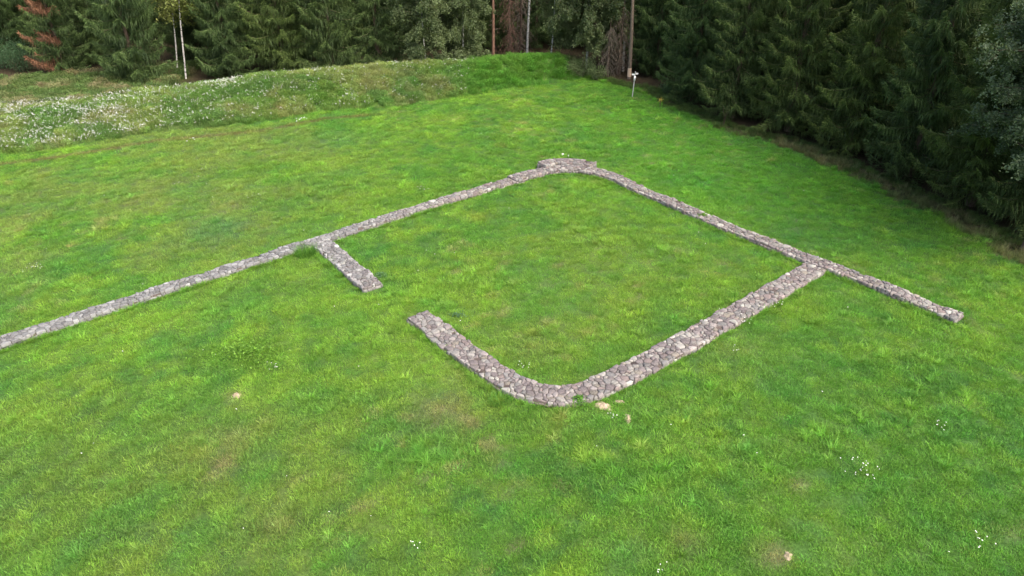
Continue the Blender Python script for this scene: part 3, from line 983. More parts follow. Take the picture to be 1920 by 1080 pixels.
def spruce_mesh(seed, height=24.0, reach=3.6, bare=0.6, dens=1.0, droop=0.3, dead=None, fine_to=15.0):
    """trunk, crown (and dead boughs) of a spruce: whorls of boughs, each with side shoots and hanging twigs"""
    rng = np.random.default_rng(seed)
    zz = np.linspace(-0.2, height, 14)
    bend = np.stack([0.15 * np.sin(zz / 7 + seed), 0.15 * np.cos(zz / 9 + seed * 2), zz], 1)
    rad = 0.24 * (height / 24) * np.clip(1 - zz / height, 0.02, 1) ** 0.8 + 0.10 * np.exp(-np.clip(zz, 0, 9) * 2.5)
    tv, tq = tube(bend, rad, 9)
    wood = [(tv, None, tq, np.zeros(len(tv)))]
    crown, deadp = [], []
    z = bare
    while z < height - 0.3:
        nb = rng.integers(4, 7) if z < fine_to else rng.integers(4, 6)
        for k in range(nb):
            zb = z + rng.uniform(-0.2, 0.2)
            f = zb / height
            L = reach * min(1.0, (1 - f) ** 0.75 * 1.08) * rng.uniform(0.62, 1.12) * (0.75 + 0.25 * min(1, zb / 2.5)) + 0.15
            az = k * 2 * PI / nb + rng.uniform(-0.35, 0.35) + z * 2.4
            is_dead = dead is not None and dead(zb, az, rng)
            step = 0.13 if zb < fine_to else 0.3
            m = max(4, int(L / step))
            u = np.linspace(0, 1, m)
            sl = -droop * rng.uniform(0.6, 1.5) * (1 - 0.9 * f)
            up = rng.uniform(0.35, 0.95)
            out = L * u
            hz = L * (sl * u + (up * 0.55) * u ** 3 - 0.0)
            az_u = az + rng.uniform(-0.25, 0.25) * u
            ax = np.stack([np.cos(az_u) * out, np.sin(az_u) * out, np.maximum(zb + hz, 0.12)], 1)
            ax[:, :2] += np.array([np.interp(zb, zz, bend[:, 0]), np.interp(zb, zz, bend[:, 1])])
            bv, bq = tube(ax[::3] if m > 8 else ax, 0.028 * (L / 3) * (1 - 0.85 * u[::3] if m > 8 else 1 - 0.85 * u), 3)
            wood.append((bv, None, bq, np.zeros(len(bv))))
            # side shoots
            env = np.clip(np.minimum(1.0, (u + 0.02) / 0.25), 0, 1) * (1 - u) ** 0.6
            bsh = rng.uniform(0.0, 0.55)
            A, D, Ls, Ws, Sh = [], [], [], [], []
            for sgn in (-1, 1):
                sl_ = (0.28 * L * env + 0.14) * rng.uniform(0.7, 1.2, m)
                ang = az_u + sgn * rng.uniform(0.75, 1.15, m)
                nsub = 5 if zb < fine_to else 3
                for j in range(nsub):
                    v = (j + rng.random(m)) / nsub
                    keep = (u > 0.12) & (rng.random(m) < dens)
                    px = ax + np.stack([np.cos(ang), np.sin(ang), np.zeros(m)], 1) * (sl_ * v)[:, None]
                    px[:, 2] -= 0.35 * sl_ * v ** 1.5
                    # a hanging twig and a forward twig at each place
                    dn = np.stack([0.35 * np.cos(ang), 0.35 * np.sin(ang), -np.ones(m)], 1) + rng.normal(0, 0.22, (m, 3))
                    fw = np.stack([np.cos(ang), np.sin(ang), 0.05 * np.ones(m)], 1) + np.stack([np.cos(az_u), np.sin(az_u), 0.1 * np.ones(m)], 1) * 0.7 + rng.normal(0, 0.25, (m, 3))
                    hang = (0.75 * env + 0.14) * rng.uniform(0.6, 1.4, m) * (1.0 if zb < fine_to else 1.7)
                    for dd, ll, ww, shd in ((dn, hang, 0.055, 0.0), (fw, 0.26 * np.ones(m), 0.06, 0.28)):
                        d = dd / np.linalg.norm(dd, axis=1)[:, None]
                        A.append(px[keep]); D.append(d[keep]); Ls.append((ll * rng.uniform(0.7, 1.3, m))[keep]); Ws.append(np.full(keep.sum(), ww if zb < fine_to else 0.13))
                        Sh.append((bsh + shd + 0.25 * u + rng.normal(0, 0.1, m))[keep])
            # brush of needles along the bough; light on its top painted into the tone
            d = np.gradient(ax, axis=0) + rng.normal(0, 0.06, ax.shape) + np.array((0, 0, 0.02))
            d /= np.linalg.norm(d, axis=1)[:, None]
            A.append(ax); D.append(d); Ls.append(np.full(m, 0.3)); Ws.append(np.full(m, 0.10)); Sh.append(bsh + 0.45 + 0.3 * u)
            A, D, Ls, Ws, Sh = map(np.concatenate, (A, D, Ls, Ws, Sh))
            A[:, 2] = np.maximum(A[:, 2], 0.1)
            Ls = np.where(A[:, 2] + D[:, 2] * Ls < 0.03, 0.06, Ls)
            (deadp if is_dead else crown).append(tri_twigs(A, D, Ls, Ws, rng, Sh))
        z += rng.uniform(0.5, 0.72) if z < fine_to else 0.9
    return wood, crown, deadp

def meshes(name, parts):
    V, T, Q, A = join_sh(parts)
    return mk(name, V, T, Q, {'shade': ('FLOAT', A)})

def birch_mesh(seed, height=16, first=2.0, reach=2.4, nleaf=16000, leaf=0.075, weep=0.8, lean=(0, 0), r0=0.13, nlimb=26, top_only=None):
    """trunk with limbs, and a crown of hanging leafy twigs"""
    rng = np.random.default_rng(seed)
    zz = np.linspace(-0.2, height, 14)
    pth = np.stack([lean[0] * zz + 0.12 * np.sin(zz / 3 + seed), lean[1] * zz + 0.1 * np.cos(zz / 4 + seed), zz], 1)
    tv, tq = tube(pth, r0 * np.clip(1 - zz / height, 0.04, 1) ** 0.7, 8)
    wood = [(tv, None, tq, np.zeros(len(tv)))]; crown = []; limbs = []
    per = max(1, nleaf // nlimb)
    for k in range(nlimb):
        zb = first + (height - 0.6 - first) * ((k + rng.random()) / nlimb)
        az = k * 2.399 + rng.uniform(-0.4, 0.4)
        f = (zb - first) / (height - first)
        L = reach * (0.55 + 0.9 * math.sin(PI * min(1, 0.25 + 0.75 * f)) * 0.6) * rng.uniform(0.7, 1.2)
        u = np.linspace(0, 1, 8)
        b0 = np.array([np.interp(zb, zz, pth[:, i]) for i in range(3)])
        d = np.array((math.cos(az), math.sin(az), 0))
        ax = b0 + d * (L * u)[:, None] + np.array((0, 0, 1.0)) * (L * (0.75 * u - weep * 0.75 * u ** 2))[:, None]
        ax[:, 2] = np.maximum(ax[:, 2], 0.25)
        bv, bq = tube(ax, 0.028 * (L / 2.5) * (1 - 0.9 * u), 4)
        limbs.append((bv, None, bq, np.zeros(len(bv))))
        nt = 26
        cs = []
        for j in range(nt):
            uu = rng.uniform(0.25, 1.0)
            p = np.array([np.interp(uu, u, ax[:, i]) for i in range(3)]) + rng.normal(0, 0.28, 3)
            l = rng.uniform(0.4, 1.1) * (0.6 + weep * 0.6)
            q = max(4, per // nt)
            tt = rng.random(q)
            dd = np.array((rng.normal(0, 0.45), rng.normal(0, 0.45), -weep)); dd = dd + d * 0.35
            c = p + dd * (l * tt)[:, None] + rng.normal(0, 0.13, (q, 3))
            cs.append(c)
            tw, twq = tube(np.stack([p, p + dd * l * 0.5, p + dd * l]), (0.008, 0.006, 0.003), 3)
            limbs.append((tw, None, twq, np.zeros(len(tw))))
        C = np.concatenate(cs)
        C[:, 2] = np.maximum(C[:, 2], 0.08)
        b = rng.uniform(0.0, 0.6)
        crown.append(leaves(C, leaf, rng, (b, b + 0.4), 0.8, 1.7))
    return wood, crown, limbs

def bush_mesh(seed, r=1.2, h=1.6, nleaf=2600, leaf=0.07):
    rng = np.random.default_rng(seed)
    wood, crown = [], []
    for k in range(16):
        az, e = rng.random() * 2 * PI, rng.uniform(0.25, 1.0)
        tip = np.array((math.cos(az) * r * (1.1 - e * 0.6) * rng.uniform(0.7, 1.1), math.sin(az) * r * (1.1 - e * 0.6) * rng.uniform(0.7, 1.1), h * (0.45 + 0.55 * e) * rng.uniform(0.7, 1.05)))
        u = np.linspace(0, 1, 5)[:, None]
        ax = tip * u + np.array((0, 0, 0.15 * h)) * (u * (1 - u)) * 2
        bv, bq = tube(ax, 0.02 * (1 - 0.8 * u[:, 0]), 4); wood.append((bv, None, bq, np.zeros(len(bv))))
        m = nleaf // 16
        C = ax[rng.integers(1, 5, m)] + rng.normal(0, 0.20 * r, (m, 3)) * np.array((1, 1, 0.8))
        C[:, 2] = np.abs(C[:, 2]) + 0.04
        b = rng.uniform(0, 0.6)
        crown.append(leaves(C, leaf, rng, (b, b + 0.4), 0.5, 1.5))
    return wood, crown

def bare_spruce(seed, height=14, reach=2.2, z0=0.8):
    """dead spruce: trunk with hanging leafless branches"""
    rng = np.random.default_rng(seed)
    zz = np.linspace(-0.2, height, 10)
    pth = np.stack([0.1 * np.sin(zz / 4 + seed), 0.1 * np.cos(zz / 4), zz], 1)
    tv, tq = tube(pth, 0.16 * np.clip(1 - zz / height, 0.05, 1) ** 0.7, 8)
    wood, twigs = [(tv, None, tq, np.zeros(len(tv)))], []
    for zb in np.arange(z0, height - 1, 0.22):
        for k in range(3):
            az = rng.random() * 2 * PI; L = reach * (1 - zb / height * 0.7) * rng.uniform(0.4, 1.1)
            u = np.linspace(0, 1, 7)
            ax = np.stack([np.cos(az) * L * u, np.sin(az) * L * u, np.maximum(zb + L * (0.1 * u - 0.9 * u ** 2), 0.1)], 1)
            bv, bq = tube(ax, 0.022 * (1 - 0.8 * u), 3); twigs.append((bv, None, bq, np.full(len(bv), rng.uniform(0.2, 0.8))))
            m = 46
            A = ax[rng.integers(1, 7, m)] + rng.normal(0, 0.04, (m, 3)); D = np.stack([rng.normal(0, 0.5, m), rng.normal(0, 0.5, m), -np.ones(m)], 1)
            D /= np.linalg.norm(D, axis=1)[:, None]
            twigs.append(tri_twigs(A, D, rng.uniform(0.1, 0.45, m) * np.clip(A[:, 2], 0.1, 1), np.full(m, 0.022), rng, rng.uniform(0.1, 0.9, m)))
    return wood, twigs

# mesh library
SPR = []
for i, (hh, rr, br, dn, dr) in enumerate([(25, 3.9, 0.7, 1.0, 0.34), (27, 3.6, 1.0, 0.95, 0.42), (22, 3.4, 0.5, 1.0, 0.25), (26, 4.1, 1.4, 0.95, 0.38)]):
    w, c, _ = spruce_mesh(100 + i, hh, rr, br, dn, dr)
    SPR.append((meshes('trunk', w), meshes('crown', c)))
w, c, d = spruce_mesh(140, 20, 3.0, 0.6, 0.9, 0.3, dead=lambda z, a, r: (0.9 < z < 2.6 or 3.9 < z < 5.2 or 6.6 < z < 7.6) and (math.cos(a + 2.0) > 0.05) and r.random() < 0.9)
SPR_DEAD = (meshes('trunk', w), meshes('crown', c), meshes('dead_boughs', d))

def put(name, label, cat, x, y, parts, rz=0.0, s=1.0, group=None, z=None):
    t = thing(name, label, cat, (x, y, zpt((x, y)) if z is None else z), rz, group)
    t.scale = (s, s, s)
    for nm, me, mat in parts:
        obj(nm, me, mat, t)
    return t
def px_at(px, Yd, z=0.0):
    """x of pixel column px at distance Yd and height z"""
    w = Yd * math.cos(PITCH) - (z - CAM_H) * math.sin(PITCH)
    return (px - 960) / FPX * w

def spruce(x, y, v, rz, s, label, group=None):
    a = SPR[v]
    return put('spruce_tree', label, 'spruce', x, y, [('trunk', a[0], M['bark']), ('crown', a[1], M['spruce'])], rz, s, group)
BACK = [  # px, distance, variant, turn, size, label
    (-75, 86, 1, 0.4, 1.00, 'dark spruce half cut off at the far left edge of the photo'),
    (25, 90, 3, 1.7, 1.00, 'dark spruce behind the blue-green bush at far left'),
    (192, 87, 0, 2.9, 1.00, 'spruce right of the one with rust-brown boughs'),
    (255, 77.5, 2, 0.9, 1.12, 'full green spruce reaching the ground left of the twin birch trunks'),
    (372, 87, 3, 3.3, 0.95, 'dark spruce in the gap directly behind the twin birch trunks'),
    (432, 80, 0, 4.2, 0.95, 'spruce right of the twin birch trunks, behind the flowery bank'),
    (535, 81, 3, 0.2, 1.00, 'spruce behind the bank, second to the right of the twin birch trunks'),
    (628, 80.5, 2, 5.1, 1.05, 'spruce behind the bank, third to the right of the twin birch trunks'),
    (712, 82.5, 1, 2.1, 0.95, 'spruce just left of the pale young birch on the bank'),
    (1228, 81, 2, 1.2, 1.10, 'smooth-looking spruce just right of the stripped trunk and signpost'),
]
for px, yd, v, rz, s, lab in BACK:
    spruce(px_at(px, yd), yd, v, rz, s, lab, 'spruces at the wood edge')
RIGHT = [  # x, y, variant, turn, size, label
    (17.4, 70.4, 0, 0.3, 0.92, 'spruce on the right wood edge, the one nearest the signpost'),
    (19.8, 65.0, 3, 2.2, 0.90, 'spruce on the right wood edge, second nearest the signpost'),
    (23.6, 61.4, 1, 3.9, 1.00, 'spruce on the right wood edge, third counting from the signpost'),
    (26.9, 56.4, 0, 5.0, 1.00, 'spruce on the right wood edge, fourth counting from the signpost'),
    (29.0, 51.0, 2, 1.0, 1.10, 'spruce on the right wood edge, fifth counting from the signpost'),
    (30.7, 45.6, 3, 0.1, 0.95, 'spruce on the right wood edge, sixth counting from the signpost'),
    (32.4, 42.0, 1, 4.4, 0.95, 'spruce at the right frame edge, nearest of all to the camera'),
    (24.0, 69.0, 1, 1.4, 1.0, 'spruce in the second row behind the ones nearest the signpost'),
    (29.6, 65.0, 2, 2.6, 1.1, 'spruce in the second row behind the third edge spruce from the signpost'),
    (33.0, 59.8, 3, 3.1, 1.0, 'spruce in the second row behind the fourth edge spruce from the signpost'),
    (35.2, 54.0, 1, 0.6, 1.0, 'spruce in the second row behind the fifth edge spruce from the signpost'),
    (37.0, 48.2, 0, 5.6, 1.0, 'spruce in the second row behind the sixth edge spruce from the signpost'),
]
for x, y, v, rz, s, lab in RIGHT:
    spruce(x, y, v, rz, s, lab, 'spruces at the wood edge')
x = px_at(122, 81.5)
put('spruce_tree', 'spruce at far left with rust-brown dead boughs', 'spruce', x, 81.5,
    [('trunk', SPR_DEAD[0], M['bark']), ('crown', SPR_DEAD[1], M['spruce']), ('dead_boughs', SPR_DEAD[2], M['deadneedle'])], 0.0, 1.0)['label']

def birch(px, yd, label, leafmat='birchleaf', bark='birch', name='birch_tree', rz=0.0, **kw):
    w, c, lm = birch_mesh(**kw)
    return put(name, label, 'birch' if name == 'birch_tree' else name.split('_')[0], px_at(px, yd), yd,
               [('trunk', meshes('trunk', w), M[bark]), ('limbs', meshes('limbs', lm), M['bark']), ('crown', meshes('crown', c), M[leafmat])], rz)
birch(331, 80.3, 'white birch trunk, left one of the pair, yellow-green leaves above', 'birchyellow', seed=1, height=14, first=5.6, reach=1.5, nleaf=7000, r0=0.085, lean=(0.17, 0), nlimb=18, leaf=0.14)
birch(347, 79.0, 'taller white birch trunk, right one of the pair', 'birchyellow', seed=2, height=16, first=6.8, reach=1.5, nleaf=7000, r0=0.095, lean=(0.16, 0), nlimb=18, leaf=0.14)
birch(800, 79.6, 'slender young birch with pale green leaves down to the bank', seed=3, height=12, first=1.0, reach=2.3, nleaf=60000, r0=0.09, nlimb=30, weep=0.7, leaf=0.10)
birch(872, 82, 'grey-green birch between the young birch and the red pine trunk', seed=4, height=15, first=0.8, reach=2.3, nleaf=80000, r0=0.12, nlimb=34, weep=0.7, leaf=0.10)
birch(990, 88, 'white birch trunk in the dark gap right of the red pine', seed=5, height=18, first=8.5, reach=2.2, nleaf=5000, r0=0.15, nlimb=16)
birch(1033, 84, 'thin leaning birch stem at the right end of the bank', seed=6, height=13, first=4.6, reach=1.8, nleaf=12000, r0=0.09, lean=(0.02, 0), nlimb=20)
birch(1098, 83, 'big weeping birch with grey-green hanging foliage behind the bank end', seed=7, height=14, first=2.4, reach=3.9, nleaf=120000, r0=0.13, nlimb=76, weep=0.95, leaf=0.12)
birch(1166, 82, 'pale birch trunk just left of the stripped trunk', seed=8, height=18, first=8.0, reach=2.4, nleaf=7000, r0=0.14, lean=(-0.01, 0), nlimb=18)
# willow at the right frame edge
w, c, lm = birch_mesh(seed=12, height=17, first=4.4, reach=5.0, nleaf=150000, leaf=0.085, weep=0.6, r0=0.16, nlimb=56)
put('willow_tree', 'pale grey-green leafy tree cut off by the right photo edge', 'tree', 30.3, 38.8,
    [('trunk', meshes('trunk', w), M['bark']), ('limbs', meshes('limbs', lm), M['bark']), ('crown', meshes('crown', c), M['willowleaf'])])

def pine(px, yd, label, seed, height=20, r0=0.17, first=11, bark='pinebark', strip=None, lean=0.0):
    rng = np.random.default_rng(seed)
    zz = np.linspace(-0.2, height, 18)
    pth = np.stack([lean * zz + 0.06 * np.sin(zz / 3 + seed), 0.06 * np.cos(zz / 4), zz], 1)
    tv, tq = tube(pth, r0 * np.clip(1 - 0.8 * zz / height, 0.1, 1), 10)
    wood = [(tv, None, tq, np.zeros(len(tv)))]; crown = []; stubs = []
    for zb in np.arange(1.0, first, 0.5):
        az = rng.random() * 2 * PI; l = rng.uniform(0.15, 0.7); p = np.array([np.interp(zb, zz, pth[:, i]) for i in range(3)])
        d = np.array((math.cos(az), math.sin(az), rng.uniform(-0.5, 0.1)))
        bv, bq = tube(np.stack([p, p + d * l * 0.6, p + d * l]), (0.025, 0.018, 0.008), 4); stubs.append((bv, None, bq, np.full(len(bv), 0.5)))
    for k in range(26):
        zb = rng.uniform(first, height - 0.3); az = rng.random() * 2 * PI; L = rng.uniform(0.8, 2.6) * (1.25 - (zb - first) / (height - first))
        p = np.array([np.interp(zb, zz, pth[:, i]) for i in range(3)])
        d = np.array((math.cos(az), math.sin(az), 0.35)); q = p + d * L
        bv, bq = tube(np.stack([p, (p + q) / 2, q]), (0.05, 0.035, 0.015), 4); wood.append((bv, None, bq, np.zeros(len(bv))))
        m = 260
        A = p + d * (L * rng.uniform(0.35, 1.1, m))[:, None] + rng.normal(0, 0.25, (m, 3)); D = rng.normal(size=(m, 3)); D[:, 2] += 0.5
        D /= np.linalg.norm(D, axis=1)[:, None]
        crown.append(tri_twigs(A, D, rng.uniform(0.12, 0.25, m), np.full(m, 0.06), rng, rng.uniform(0.2, 0.9, m)))
    parts = [('trunk', meshes('trunk', wood), M[bark]), ('crown', meshes('crown', crown), M['spruce']), ('branch_stubs', meshes('branch_stubs', stubs), M['deadtwig'])]
    if strip:
        zs = np.linspace(strip[0], strip[1], 5)
        sv, sq = tube(np.stack([np.interp(zs, zz, pth[:, 0]), np.interp(zs, zz, pth[:, 1]), zs], 1), np.interp(zs, zz, r0 * np.clip(1 - 0.8 * zz / height, 0.1, 1)) + 0.012, 12)
        parts.append(('stripped_band', mk('stripped_band', sv, None, sq, None, True), M['cutwood']))
    t = put('pine_tree', label, 'pine', px_at(px, yd), yd, parts)
    return t
pine(925, 84.0, 'reddish bare pine trunk behind the right part of the bank', 31, 19, 0.19, 9.5)
pine(1179, 78.6, 'tall grey-brown trunk with pale stripped base behind the signpost', 32, 22, 0.21, 10, 'palebark', (0.25, 1.15), -0.03)

for px, yd, sd, hh, rr, mat, lab in ((957, 86.5, 41, 13, 2.4, 'browntwig', 'reddish-brown dead spruce right of the red pine trunk'),
                                     (1140, 79.4, 42, 6, 2.2, 'deadtwig', 'bare dead spruce with hanging grey twigs left of the stripped trunk'),
                                     (1160, 80.2, 43, 8, 2.4, 'deadtwig', 'bare dead spruce touching the stripped trunk'),
                                     (975, 90, 44, 15, 2.4, 'deadtwig', 'grey-brown dead spruce in the gap behind the white birch trunk')):
    w, t_ = bare_spruce(sd, hh, rr)
    put('dead_spruce', lab, 'dead tree', px_at(px, yd), yd, [('trunk', meshes('trunk', w), M['bark']), ('bare_branches', meshes('bare_branches', t_), M[mat])])

for p, r, hh, n, mat, sd, lab in (((1090, 146), 1.7, 2.3, 3600, 'paleleaf', 51, 'pale green leafy bush at the right end of the bank'),
                                  ((1118, 150), 1.1, 1.4, 1800, 'paleleaf', 52, 'small pale bush under the bare twigs right of the bank'),
                                  ((44, 134), 2.4, 3.4, 6500, 'bushleaf', 53, 'blue-green leafy bush at far left beyond the bank'),
                                  ((10, 128), 1.8, 2.0, 3000, 'bushleaf', 54, 'low dark bush at the left frame edge beyond the bank'),
                                  ((705, 122), 1.0, 1.6, 1500, 'bushleaf', 55, 'small green shrub on the bank crest before the spruces'),
                                  ((1252, 178), 0.9, 1.3, 1500, 'bushleaf', 56, 'small bluish shrub at the wood edge right of the signpost')):
    q = at(*p)
    w, c = bush_mesh(sd, r, hh, n)
    put('bush', lab, 'bush', q[0], q[1], [('stems', meshes('stems', w), M['bark']), ('foliage', meshes('foliage', c), M[mat])])

# the depth of the wood behind the edge trees reads as one mass
def make_wood():
    pr = []
    for i, (hh, rr) in enumerate(((24, 3.4), (26, 3.2))):
        w, c, _ = spruce_mesh(170 + i, hh, rr, 1.5, 0.65, 0.35, fine_to=9)
        V, T, Q, A = join_sh(c + w)
        me = mk('wood_spruce', V, T, Q, {'shade': ('FLOAT', A)})
        me.materials.append(M['spruce']); me.materials.append(M['bark'])
        nT = len(T); mi = np.zeros(len(me.polygons), np.int32); mi[nT:] = 1
        me.polygons.foreach_set('material_index', mi)
        pr.append(obj('wood_spruce', me, link=False))
    rng = np.random.default_rng(77)
    P = []
    for x in np.arange(-105, 110, 5.2):
        for y in np.arange(30, 135, 5.2):
            xx, yy = x + rng.uniform(-1.6, 1.6), y + rng.uniform(-1.6, 1.6)
            b = float(behind_bank(np.array([xx]), np.array([yy]))[0]); e = float(np.interp(yy, EDGE_Y, EDGE_X)) - xx
            back = b > 12 and xx < 14 and yy > (95 if xx < -38 else 84 if xx > -36 else 90)
            gap = -0.6 < xx - px_at(985, yy) < 8 and yy < 91
            right = e < -9.5 and yy > 26
            if (back and not gap) or right:
                if abs(xx) < 0.85 * yy + 22:
                    P.append((xx, yy, 0))
    P = np.array(P); n = len(P)
    P[:, 2] = zt(P[:, 0], P[:, 1])
    s = rng.uniform(0.85, 1.15, n)
    o = scatter('spruce_wood', P, np.stack([np.zeros(n), np.zeros(n), rng.random(n) * 6.28], 1), np.stack([s, s, s], 1), rng.integers(0, 2, n), np.ones((n, 3)), pr)
    tag(o, 'deep dark spruce wood behind the trees of the edge', 'wood', None, 'stuff')
make_wood()

# ------------------------------------------------------------------ things in the meadow
def box(c, sx, sy, sz, rz=0.0, b=0.0):
    v = np.array([(x * sx / 2, y * sy / 2, z * sz / 2) for x in (-1, 1) for y in (-1, 1) for z in (-1, 1)])
    r = np.array(((math.cos(rz), -math.sin(rz), 0), (math.sin(rz), math.cos(rz), 0), (0, 0, 1)))
    q = [(0, 1, 3, 2), (4, 6, 7, 5), (0, 4, 5, 1), (2, 3, 7, 6), (0, 2, 6, 4), (1, 5, 7, 3)]
    return v @ r.T + np.array(c), np.array(q)
def prism(outline, c, depth, rz):
    """flat board: outline in its own x,z, thickness depth along y"""
    o = np.array(outline, float); n = len(o)
    v = np.concatenate([np.stack([o[:, 0], np.full(n, -depth / 2), o[:, 1]], 1), np.stack([o[:, 0], np.full(n, depth / 2), o[:, 1]], 1)])
    r = np.array(((math.cos(rz), -math.sin(rz), 0), (math.sin(rz), math.cos(rz), 0), (0, 0, 1)))
    bm_q = [(k, (k + 1) % n, n + (k + 1) % n, n + k) for k in range(n)]
    T = [(0, k, k + 1) for k in range(1, n - 1)] + [(n, n + k + 1, n + k) for k in range(1, n - 1)]
    return v @ r.T + np.array(c), np.array(T), np.array(bm_q)
q = at(1185.5, 182)
post = thing('signpost', 'slim grey trail signpost with small white arrow boards by the wood', 'signpost', (q[0], q[1], zpt(q)))
post.rotation_euler = (0, math.radians(2.5), 0)
v, qq = tube([(0, 0, -0.2), (0, 0, 1.2), (0, 0, 2.4)], (0.045, 0.045, 0.045), 12)
obj('post', mk('post', v, None, qq, None, True), M['steel'], post)
v, qq = tube([(0, 0, 2.38), (0, 0, 2.42), (0, 0, 2.45)], (0.055, 0.05, 0.012), 12)
obj('post_cap', mk('post_cap', v, None, qq), M['steel'], post)
v, qq = box((0, -0.065, 1.80), 0.17, 0.02, 0.42)
obj('marker_plate', mk('marker_plate', v, None, qq), M['whitepaint'], post)
arrow = [(0.03, -0.08), (0.25, -0.08), (0.35, 0.0), (0.25, 0.08), (0.03, 0.08)]
for mir, zc, rz in ((-1, 2.16, 0.25), (1, 2.25, 0.35)):
    o_ = [(mir * a, b) for a, b in arrow]
    if mir < 0:
        o_ = o_[::-1]
    v, t_, qq = prism(o_, (0, -0.065, zc), 0.025, rz * mir)
    bd = obj('arrow_board', mk('arrow_board', v, t_, qq), M['whitepaint'], post)

# clumps of white yarrow
def yarrow(px, py, n, spread, label, h=(0.18, 0.32), size=0.05, seed=0):
    r_ = np.random.default_rng(900 + seed)
    q = at(px, py)
    v, sq, hv, ht = umbel(r_, n, spread, h[0], h[1], size)
    t = thing('yarrow_clump', label, 'wildflowers', (q[0], q[1], zpt(q)), 0, 'white yarrow clumps in the meadow')
    obj('stems', mk('stems', v, None, sq), M['stem'], t)
    obj('flower_heads', mk('flower_heads', hv, ht), M['petal'], t)
for k, a in enumerate((
        (1612, 882, 22, 0.75, 'large scatter of white flowers in the lower right grass'),
        (1762, 803, 8, 0.35, 'small white flower clump at right, above the large scatter'),
        (794, 357, 12, 0.45, 'tall white flower clump just outside the back left wall'),
        (62, 508, 14, 0.55, 'white flower clump far left, above the long wall'),
        (1396, 605, 12, 0.40, 'white flowers close to the outer foot of the right tower wall'),
        (1452, 575, 9, 0.40, 'white flowers beside the right tower wall, nearer its junction'),
        (1380, 662, 5, 0.30, 'few white flowers below the right tower wall in pale grass'),
        (476, 372, 8, 0.45, 'white flower clump beyond the middle of the left wall'),
        (1060, 297, 7, 0.40, 'white flowers just behind the raised back corner'),
        (984, 690, 8, 0.35, 'white flowers inside the rounded near corner of the tower wall'),
        (1147, 785, 6, 0.20, 'white flowers between the two sandy mounds'),
        (778, 1024, 5, 0.3, 'white flowers at the bottom middle-left of the photo'),
        (510, 692, 8, 0.35, 'white flowers beside the bright leafy weed patch'),
        (1838, 1022, 7, 0.45, 'white flowers in the bottom right corner'),
        (1240, 1072, 5, 0.3, 'few white flowers at the bottom edge right of centre'),
        (360, 268, 6, 0.4, 'lone white flowers in the turf near the foot of the bank'),
        (565, 232, 9, 0.6, 'white flowers straying from the middle of the bank foot'))):
    yarrow(*a, seed=k, h=(0.15, 0.3) if a[1] > 300 else (0.2, 0.4), size=0.021 if a[1] > 300 else 0.045)

# sandy mounds at the near corner
def mound(px, py, rx, ry, h, label, seed):
    r_ = np.random.default_rng(seed); q = at(px, py); n, m = 22, 6
    V = []
    for i in range(m + 1):
        f = i / m
        for k in range(n):
            a = k * 2 * PI / n
            w_ = 1 + 0.22 * math.sin(2 * a + seed) + 0.15 * math.sin(5 * a + seed * 2)
            V.append((rx * w_ * (1 - f) * math.cos(a), ry * w_ * (1 - f) * math.sin(a), h * (math.sin(f * PI / 2) ** 0.8) - 0.04 + r_.normal(0, 0.02) * (f > 0)))
    idx = np.arange((m + 1) * n).reshape(m + 1, n)
    Q = np.stack([idx[:-1], np.roll(idx[:-1], -1, 1), np.roll(idx[1:], -1, 1), idx[1:]], -1).reshape(-1, 4)
    me = mk('sandy_mound', np.array(V), None, Q, None, True)
    tag(obj('sandy_mound', me, M['sand'], None, (q[0], q[1], zpt(q))), label, 'earth mound', 'sandy mounds in the grass')
mound(1130, 762, 0.42, 0.34, 0.17, 'larger tan sandy mound touching the near corner of the wall', 3)
mound(1177, 785, 0.20, 0.30, 0.17, 'smaller round tan mound in the grass below the wall corner', 5)
mound(1162, 754, 0.26, 0.14, 0.12, 'flat tan smear of sand right of the larger mound', 8)
mound(443, 739, 0.22, 0.22, 0.12, 'lone tan mound below the bright leafy weed patch', 9)
mound(1478, 1042, 0.20, 0.2, 0.10, 'pinkish tan mound near the bottom edge at right', 12)

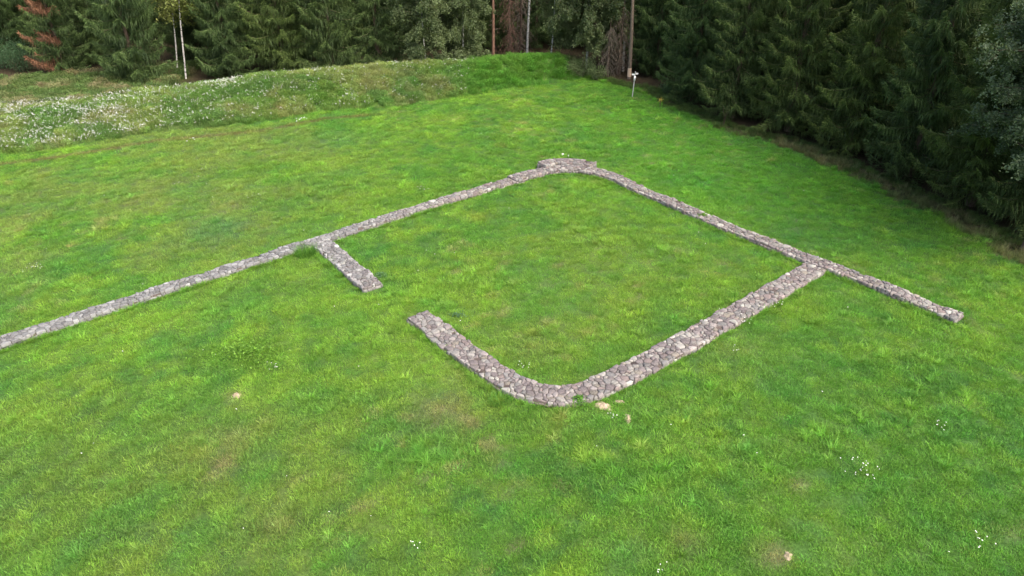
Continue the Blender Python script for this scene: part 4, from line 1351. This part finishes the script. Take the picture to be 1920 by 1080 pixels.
# lush clumps
def clump(name, px, py, r, h, n, mat, label, seed, leafy=False, fl=None):
    r_ = np.random.default_rng(seed); q = at(px, py)
    if leafy:
        a, rr = r_.random(n) * 2 * PI, r * np.abs(r_.normal(0, 0.55, n))
        rr = rr * (1 + 0.35 * np.sin(3 * a + seed) + 0.2 * np.sin(7 * a))
        C = np.stack([rr * np.cos(a) * 1.3, rr * np.sin(a), h * r_.uniform(0.25, 1, n) / (1 + (rr / r) ** 2)], 1)
        parts = [leaves(C, 0.06, r_, (0, 1), 0.4, 1.5), blades(n // 5, r, h * 0.4, h, 0.012, 0.4, r_, (0, 0.6))]
    else:
        parts = [blades(n, r, h * 0.45, h, 0.018, 0.75, r_, (0, 1))]
    t = thing(name, label, 'weeds' if leafy else 'grass tuft', (q[0], q[1], zpt(q)))
    if leafy:
        obj('leaves', meshes('leaves', parts[:1]), mat, t); obj('stalks', meshes('stalks', parts[1:]), mat, t)
    else:
        obj('blades', meshes('blades', parts), mat, t)
clump('weed_patch', 465, 664, 1.5, 0.42, 2200, M['weedleaf'], 'bright green leafy weed patch in the left foreground', 61, True)
clump('weed_patch', 1085, 757, 0.40, 0.45, 500, M['tuftleaf'], 'green weeds growing against the near rounded wall corner', 62, True)
clump('grass_tuft', 574, 478, 0.55, 0.75, 420, M['tuftleaf'], 'tall bright grass tuft in the angle left of the stub wall', 63)
clump('grass_tuft', 938, 752, 0.5, 0.45, 320, M['tuftleaf'], 'lush grass tuft outside the left bend of the tower wall', 64)
clump('weed_patch', 860, 592, 0.5, 0.2, 160, M['blueleaf'], 'bluish weeds just inside the free end of the tower wall', 65, True)
clump('weed_patch', 1318, 410, 0.5, 0.4, 380, M['weedleaf'], 'green weeds on the inner side of the back right wall', 66, True)
clump('weed_patch', 712, 520, 0.35, 0.35, 220, M['blueleaf'], 'pale weeds beside the end of the stub wall', 67, True)

# yellow-flowered stalk and pale bare saplings at the wood edge
def stalk(px, py, h, n, mat, label, seed):
    r_ = np.random.default_rng(seed); q = at(px, py)
    w, c = [], []
    for k in range(n):
        a = r_.random() * 2 * PI
        tip = np.array((math.cos(a) * 0.3 * h * r_.uniform(0.2, 0.6), math.sin(a) * 0.3 * h * r_.uniform(0.2, 0.6), h * r_.uniform(0.65, 1)))
        bv, bq = tube(np.stack([(0, 0, 0), tip * 0.5 * np.array((0.6, 0.6, 1.1)), tip]), (0.016, 0.012, 0.006), 5); w.append((bv, None, bq, np.zeros(len(bv))))
        c.append(leaves(tip + r_.normal(0, 0.08, (9, 3)), 0.06, r_, (0, 1), 0.4, 1.2))
    t = thing('flower_stalk', label, 'wildflower', (q[0], q[1], zpt(q)))
    obj('stems', meshes('stems', w), M['deadtwig'], t); obj('flower_heads', meshes('flower_heads', c), mat, t)
stalk(1237, 204, 1.0, 6, M['yellow'], 'withered stalk with yellow flowers at the wood edge', 71)
stalk(1356, 238, 1.9, 7, M['paleleaf'], 'pale thin sapling in front of the edge spruces', 72)
